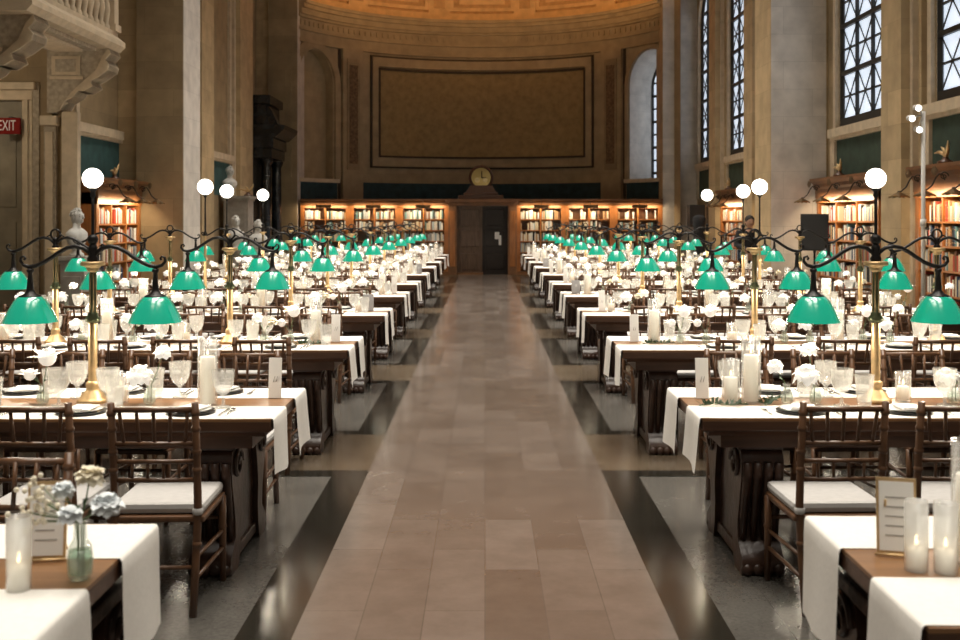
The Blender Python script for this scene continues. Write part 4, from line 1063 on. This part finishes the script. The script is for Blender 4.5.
def pedestal(h, w, loc, label):
    T = Thing('pedestal', 'pedestal'); b = MB()
    b.box(-w/2*1.15, w/2*1.15, -w/2*1.15, w/2*1.15, 0, .12, ped_m, b=.015); b.box(-w/2, w/2, -w/2, w/2, .12, h-.12, ped_m, b=.01); b.box(-w*.38, w*.38, -w/2-.012, -w/2+.01, .3, h-.3, ped_m, b=.008)
    T.part('shaft', b); b = MB(); b.box(-w/2*1.1, w/2*1.1, -w/2*1.1, w/2*1.1, h-.12, h-.07, ped_m, b=.01); b.box(-w/2*1.2, w/2*1.2, -w/2*1.2, w/2*1.2, h-.07, h, ped_m, b=.012); T.part('cap', b)
    T.put(loc, 0, label, 'stone pedestals')
pedestal(1.14, .36, (-6.2, 16.2, 0), 'grey pedestal under the large marble bust by the entrance')
BU.put((-6.2, 16.2, 1.14), radians(75), 'large white marble bust in profile beside the entrance pilaster', 'marble busts', (1.0, 1.0, 1.0))
pedestal(2.28, .62, (-6.28, 27.2, 0), 'tall square grey stone pedestal beside the black portal')
BU.put((-6.47, 27.05, 2.28), radians(55), 'pale bust high on the tall square pedestal', 'marble busts', (1.05, 1.05, 1.05))
pedestal(1.0, .36, (-5.75, 24.6, 0), 'low pedestal under the bust in front of the square pedestal')
BU.put((-5.75, 24.6, 1.0), radians(30), 'white marble bust in front of the square pedestal', 'marble busts', (1.08, 1.08, 1.08))
pedestal(.9, .36, (-5.32, 25.0, 0), 'low pedestal under the bust in front of the black portal')
BU.put((-5.32, 25.0, .9), radians(35), 'white marble bust in front of the black marble portal', 'marble busts', (1.08, 1.08, 1.08))
gold_ornament((-5.99, 26.98, 2.28), 0, 'gilded ornament beside the bust on the tall square pedestal')
def speaker(x, y, zb, w, h, d, rz, label, lab2):
    T = Thing('loudspeaker', 'speaker'); b = MB()
    b.prism([(-w/2, -d/2), (w/2, -d/2), (w*.36, d/2), (-w*.36, d/2)], 0, h, black_m, 'xy'); i = T.part('cabinet', b)
    g = MB(); g.box(-w*.46, w*.46, -d/2-.012, -d/2, h*.04, h*.96, mat_grille, b=.006); T.part('grille', g)
    b = MB(); b.box(-.02, .02, -.02, .02, -.04, .0, black_m); T.part('mount', b)
    T.put((x, y, zb), rz, label, 'loudspeakers')
    S = Thing('speaker_stand', 'stand'); b = MB(); b.tube([(0, 0, .12), (0, 0, zb-.042)], .018, black_m, 8); b.lathe([(.018, .70), (.03, .70), (.03, .78), (.018, .78)], 10, black_m); S.part('pole', b)
    for k in range(3):
        a = 2*pi*k/3+.5; b = MB(); b.tube([(0, 0, .72), (.5*cos(a), .5*sin(a), .014)], .013, black_m, 6); S.part('leg', b)
    S.put((x, y, 0), 0, lab2, 'speaker stands')
mat_grille = mat('speaker_grille', (.02, .02, .021), .6, noise=.4, nscale=120)
speaker(5.25, 17.0, 1.2, .42, .58, .36, radians(-18), 'large black loudspeaker on a pole in front of the grey pier', 'black tripod stand under the large loudspeaker by the grey pier')
speaker(5.35, 27.2, 1.5, .40, .56, .36, radians(10), 'smaller black loudspeaker on a pole left of the standing person', 'black tripod stand under the smaller loudspeaker')
# light stand
LS = Thing('light_stand', 'light stand')
b = MB(); b.tube([(0, 0, .1), (0, 0, 3.04)], .028, pole_m, 8); b.lathe([(.028, 1.6), (.04, 1.6), (.04, 1.7), (.028, 1.7)], 8, pole_m); LS.part('pole', b)
for k in range(3): a = 2*pi*k/3; b = MB(); b.tube([(0, 0, .6), (.28*cos(a), .28*sin(a), .016)], .014, pole_m, 6); LS.part('leg', b)
for (dx_, dz) in ((-.16, -.08), (-.08, .05), (-.07, -.22)):
    b = MB(); Mx = Matrix.Translation((dx_, -.02, 3.03+dz)) @ Matrix.Rotation(radians(100), 4, 'X'); b.lathe([(0, -.07), (.035, -.07), (.045, .04), (.04, .04), (0, .035)], 12, pole_m, M=Mx); b.tube([(0, 0, 3.0), (dx_, -.0, 3.03+dz)], .01, pole_m, 5)
    i = LS.part('spot_head', b); b = MB(); b.lathe([(0, .045), (.036, .043), (.038, .036)], 12, spot_m, M=Mx); LS.part('lens', b, i)
LS.put((5.45, 13.27, -.0), 0, 'tall white light stand with three small spotlights by the window wall')
b = MB(); b.lathe([(.20, 0), (.19, .3), (.15, .9), (.14, 1.5), (.16, 1.72), (.10, 1.78), (0, 1.8)], 14, cloth_m, sy=.8, flute=.05)
one('draped_stand', b, 'tall stand covered in black cloth beside the standing person', 'stand', None, (5.1, 25.4, 0))
# a person in black behind the tables
def skin_body(name, joints, edges, m, parent, sub=2):
    me = bpy.data.meshes.new(name); me.from_pydata([j[:3] for j in joints], edges, [])
    o = link(name, me, parent); me.materials.append(m)
    md = o.modifiers.new('s', 'SKIN'); md.use_smooth_shade = True
    for v, j in zip(me.skin_vertices[0].data, joints): v.radius = (j[3], j[4] if len(j) > 4 else j[3])
    me.skin_vertices[0].data[0].use_root = True
    sm = o.modifiers.new('d', 'SUBSURF'); sm.levels = sub; sm.render_levels = sub
    return o
def person(x, y, rz, label):
    root = link('person', None, None, (x, y, 0), rz); root.scale = (1.14, 1.08, 1.0); tag(root, label, 'person')
    J = [(0, 0, .95, .15, .11), (0, 0, 1.12, .135, .10), (0, .005, 1.28, .155, .115), (0, .005, 1.40, .13, .09), (0, -.005, 1.49, .055, .055), (0, -.02, 1.57, .055, .06)]
    E = [(0, 1), (1, 2), (2, 3), (3, 4), (4, 5)]
    for s in (-1, 1):
        k = len(J); J += [(s*.19, 0, 1.41, .062), (s*.24, -.06, 1.14, .048), (s*.16, -.30, 1.08, .036), (s*.14, -.38, 1.07, .026)]; E += [(3, k), (k, k+1), (k+1, k+2), (k+2, k+3)]
        h = k+3
        J.append((s*.13, -.42, 1.065, .03, .016)); E.append((h, len(J)-1)); pm_ = len(J)-1
        for q, (ox, L) in enumerate(((-.026, .07), (-.009, .08), (.009, .075), (.026, .06))):
            a = len(J); J += [(s*.13+ox, -.45, 1.06, .009), (s*.13+ox, -.45-L*.6, 1.045, .0085), (s*.13+ox, -.45-L, 1.02, .007)]; E += [(pm_, a), (a, a+1), (a+1, a+2)]
        a = len(J); J += [(s*.09, -.42, 1.05, .011), (s*.075, -.455, 1.035, .009)]; E += [(pm_, a), (a, a+1)]
        k = len(J); J += [(s*.09, 0, .88, .085), (s*.11, -.01, .48, .06), (s*.11, .02, .10, .042), (s*.115, -.10, .035, .035), (s*.12, -.17, .03, .028)]; E += [(0, k), (k, k+1), (k+1, k+2), (k+2, k+3), (k+3, k+4)]
    body = skin_body('body', J, E, skin_m, root)
    # clothing over trunk, arms and legs
    JT = [(0, 0, .93, .165, .125), (0, 0, 1.12, .15, .115), (0, .005, 1.28, .17, .13), (0, .005, 1.40, .142, .10), (0, .0, 1.455, .075, .072)]; ET = [(0, 1), (1, 2), (2, 3), (3, 4)]
    for s in (-1, 1): k = len(JT); JT += [(s*.195, 0, 1.41, .075), (s*.245, -.06, 1.14, .062), (s*.165, -.30, 1.085, .046), (s*.158, -.33, 1.08, .045)]; ET += [(3, k), (k, k+1), (k+1, k+2), (k+2, k+3)]
    skin_body('shirt', JT, ET, cloth_m, root)
    JP = [(0, 0, .94, .16, .125)]; EP = []
    for s in (-1, 1): k = len(JP); JP += [(s*.095, 0, .84, .10), (s*.11, -.01, .48, .078), (s*.11, .02, .12, .065)]; EP += [(0, k), (k, k+1), (k+1, k+2)]
    skin_body('trousers', JP, EP, cloth_m, root)
    for s in (-1, 1): b = MB(); b.box(s*.115-.05, s*.115+.05, -.2, .07, 0, .085, black_m, b=.03); link('shoe', b.mesh('shoe'), root)
    h = MB(); h.ball((0, -.03, 1.64), .098, skin_m, 16, sz=1.2, sx=.80, sy=.98)
    h.tube([(0, -.122, 1.655), (0, -.145, 1.625), (0, -.122, 1.61)], [.008, .016, .012], skin_m, 7); h.ball((0, -.105, 1.555), .028, skin_m, 6)
    for s in (-1, 1): h.ball((s*.08, -.02, 1.635), .02, skin_m, 6, sx=.5, sz=1.5)
    for s in (-1, 1): h.ball((s*.032, -.115, 1.652), .010, hair_m, 6, sz=.7)
    h.tube([(-.025, -.122, 1.58), (0, -.128, 1.578), (.025, -.122, 1.58)], .006, mat('lips', (.28, .10, .08), .6), 5)
    hd_ = link('head', h.mesh('head'), root)
    hr = MB(); hr.ball((0, -.012, 1.675), .105, hair_m, 14, sz=1.05, sx=.84, sy=.98); hr.ball((0, .03, 1.62), .08, hair_m, 10, sz=1.1)
    link('hair', hr.mesh('hair'), hd_)
person(5.5, 22.2, .1, 'person with short dark hair in black clothing standing beyond the tables')

# ------------------------------------------------------------------ light, world, camera
EL = bpy.data.lights.new('entrance_fill', 'POINT'); EL.energy = 45; EL.color = (1, .84, .62); EL.shadow_soft_size = .15  # unseen fill added to brighten the alcove
eo = bpy.data.objects.new('entrance_fill', EL); COL.objects.link(eo); eo.location = (-8.3, 15.2, 3.6)
def area(name, loc, rot, size, energy, color, sy=None):
    L = bpy.data.lights.new(name, 'AREA'); L.energy = energy; L.color = color; L.size = size
    if sy: L.shape = 'RECTANGLE'; L.size_y = sy
    o = bpy.data.objects.new(name, L); COL.objects.link(o); o.location = loc; o.rotation_euler = rot; return o
for x in (-2.4, 2.4):
    for y in (-1.5, 2.5, 6.5, 10.5, 14.5, 18.5, 22.5, 26.5):
        area('overhead_fill', (x, y, 11.0), (0, 0, 0), 3.0, (150 if y > 5 else 70), (1, .93, .82)).data.spread = radians(75)  # added overhead fill for the tables and highlights on the shades
area('dome_uplight', (0, 31.5, 8.0), (radians(180-25), 0, 0), 5, 120, (1, .54, .20), 1.0)
for s in (-1, 1): area('dome_uplight', (s*3.6, 31.6, 8.0), (radians(155), 0, s*radians(30)), 2, 40, (1, .54, .20), 1.0)
w = bpy.data.worlds.new('hall_ambient'); SC.world = w; w.use_nodes = True
bg = w.node_tree.nodes['Background']; bg.inputs[0].default_value = (1, .86, .68, 1); bg.inputs[1].default_value = .11
cam = bpy.data.cameras.new('camera'); co = bpy.data.objects.new('camera', cam); COL.objects.link(co)
co.location = (0, 0, EYE); co.rotation_euler = (pi/2, 0, 0)
cam.sensor_width = 36; cam.lens = F*36/960; cam.shift_x = (480-CX)/960; cam.shift_y = -(320-CY)/960
cam.clip_end = 200; cam.dof.use_dof = True; cam.dof.focus_distance = 7.5; cam.dof.aperture_fstop = 4.0
SC.camera = co
SC.view_settings.view_transform = 'Standard'; SC.view_settings.look = 'None'; SC.view_settings.exposure = 0
SC.cycles.use_denoising = True; SC.cycles.transparent_max_bounces = 20; SC.cycles.max_bounces = 6; SC.cycles.sample_clamp_indirect = 4
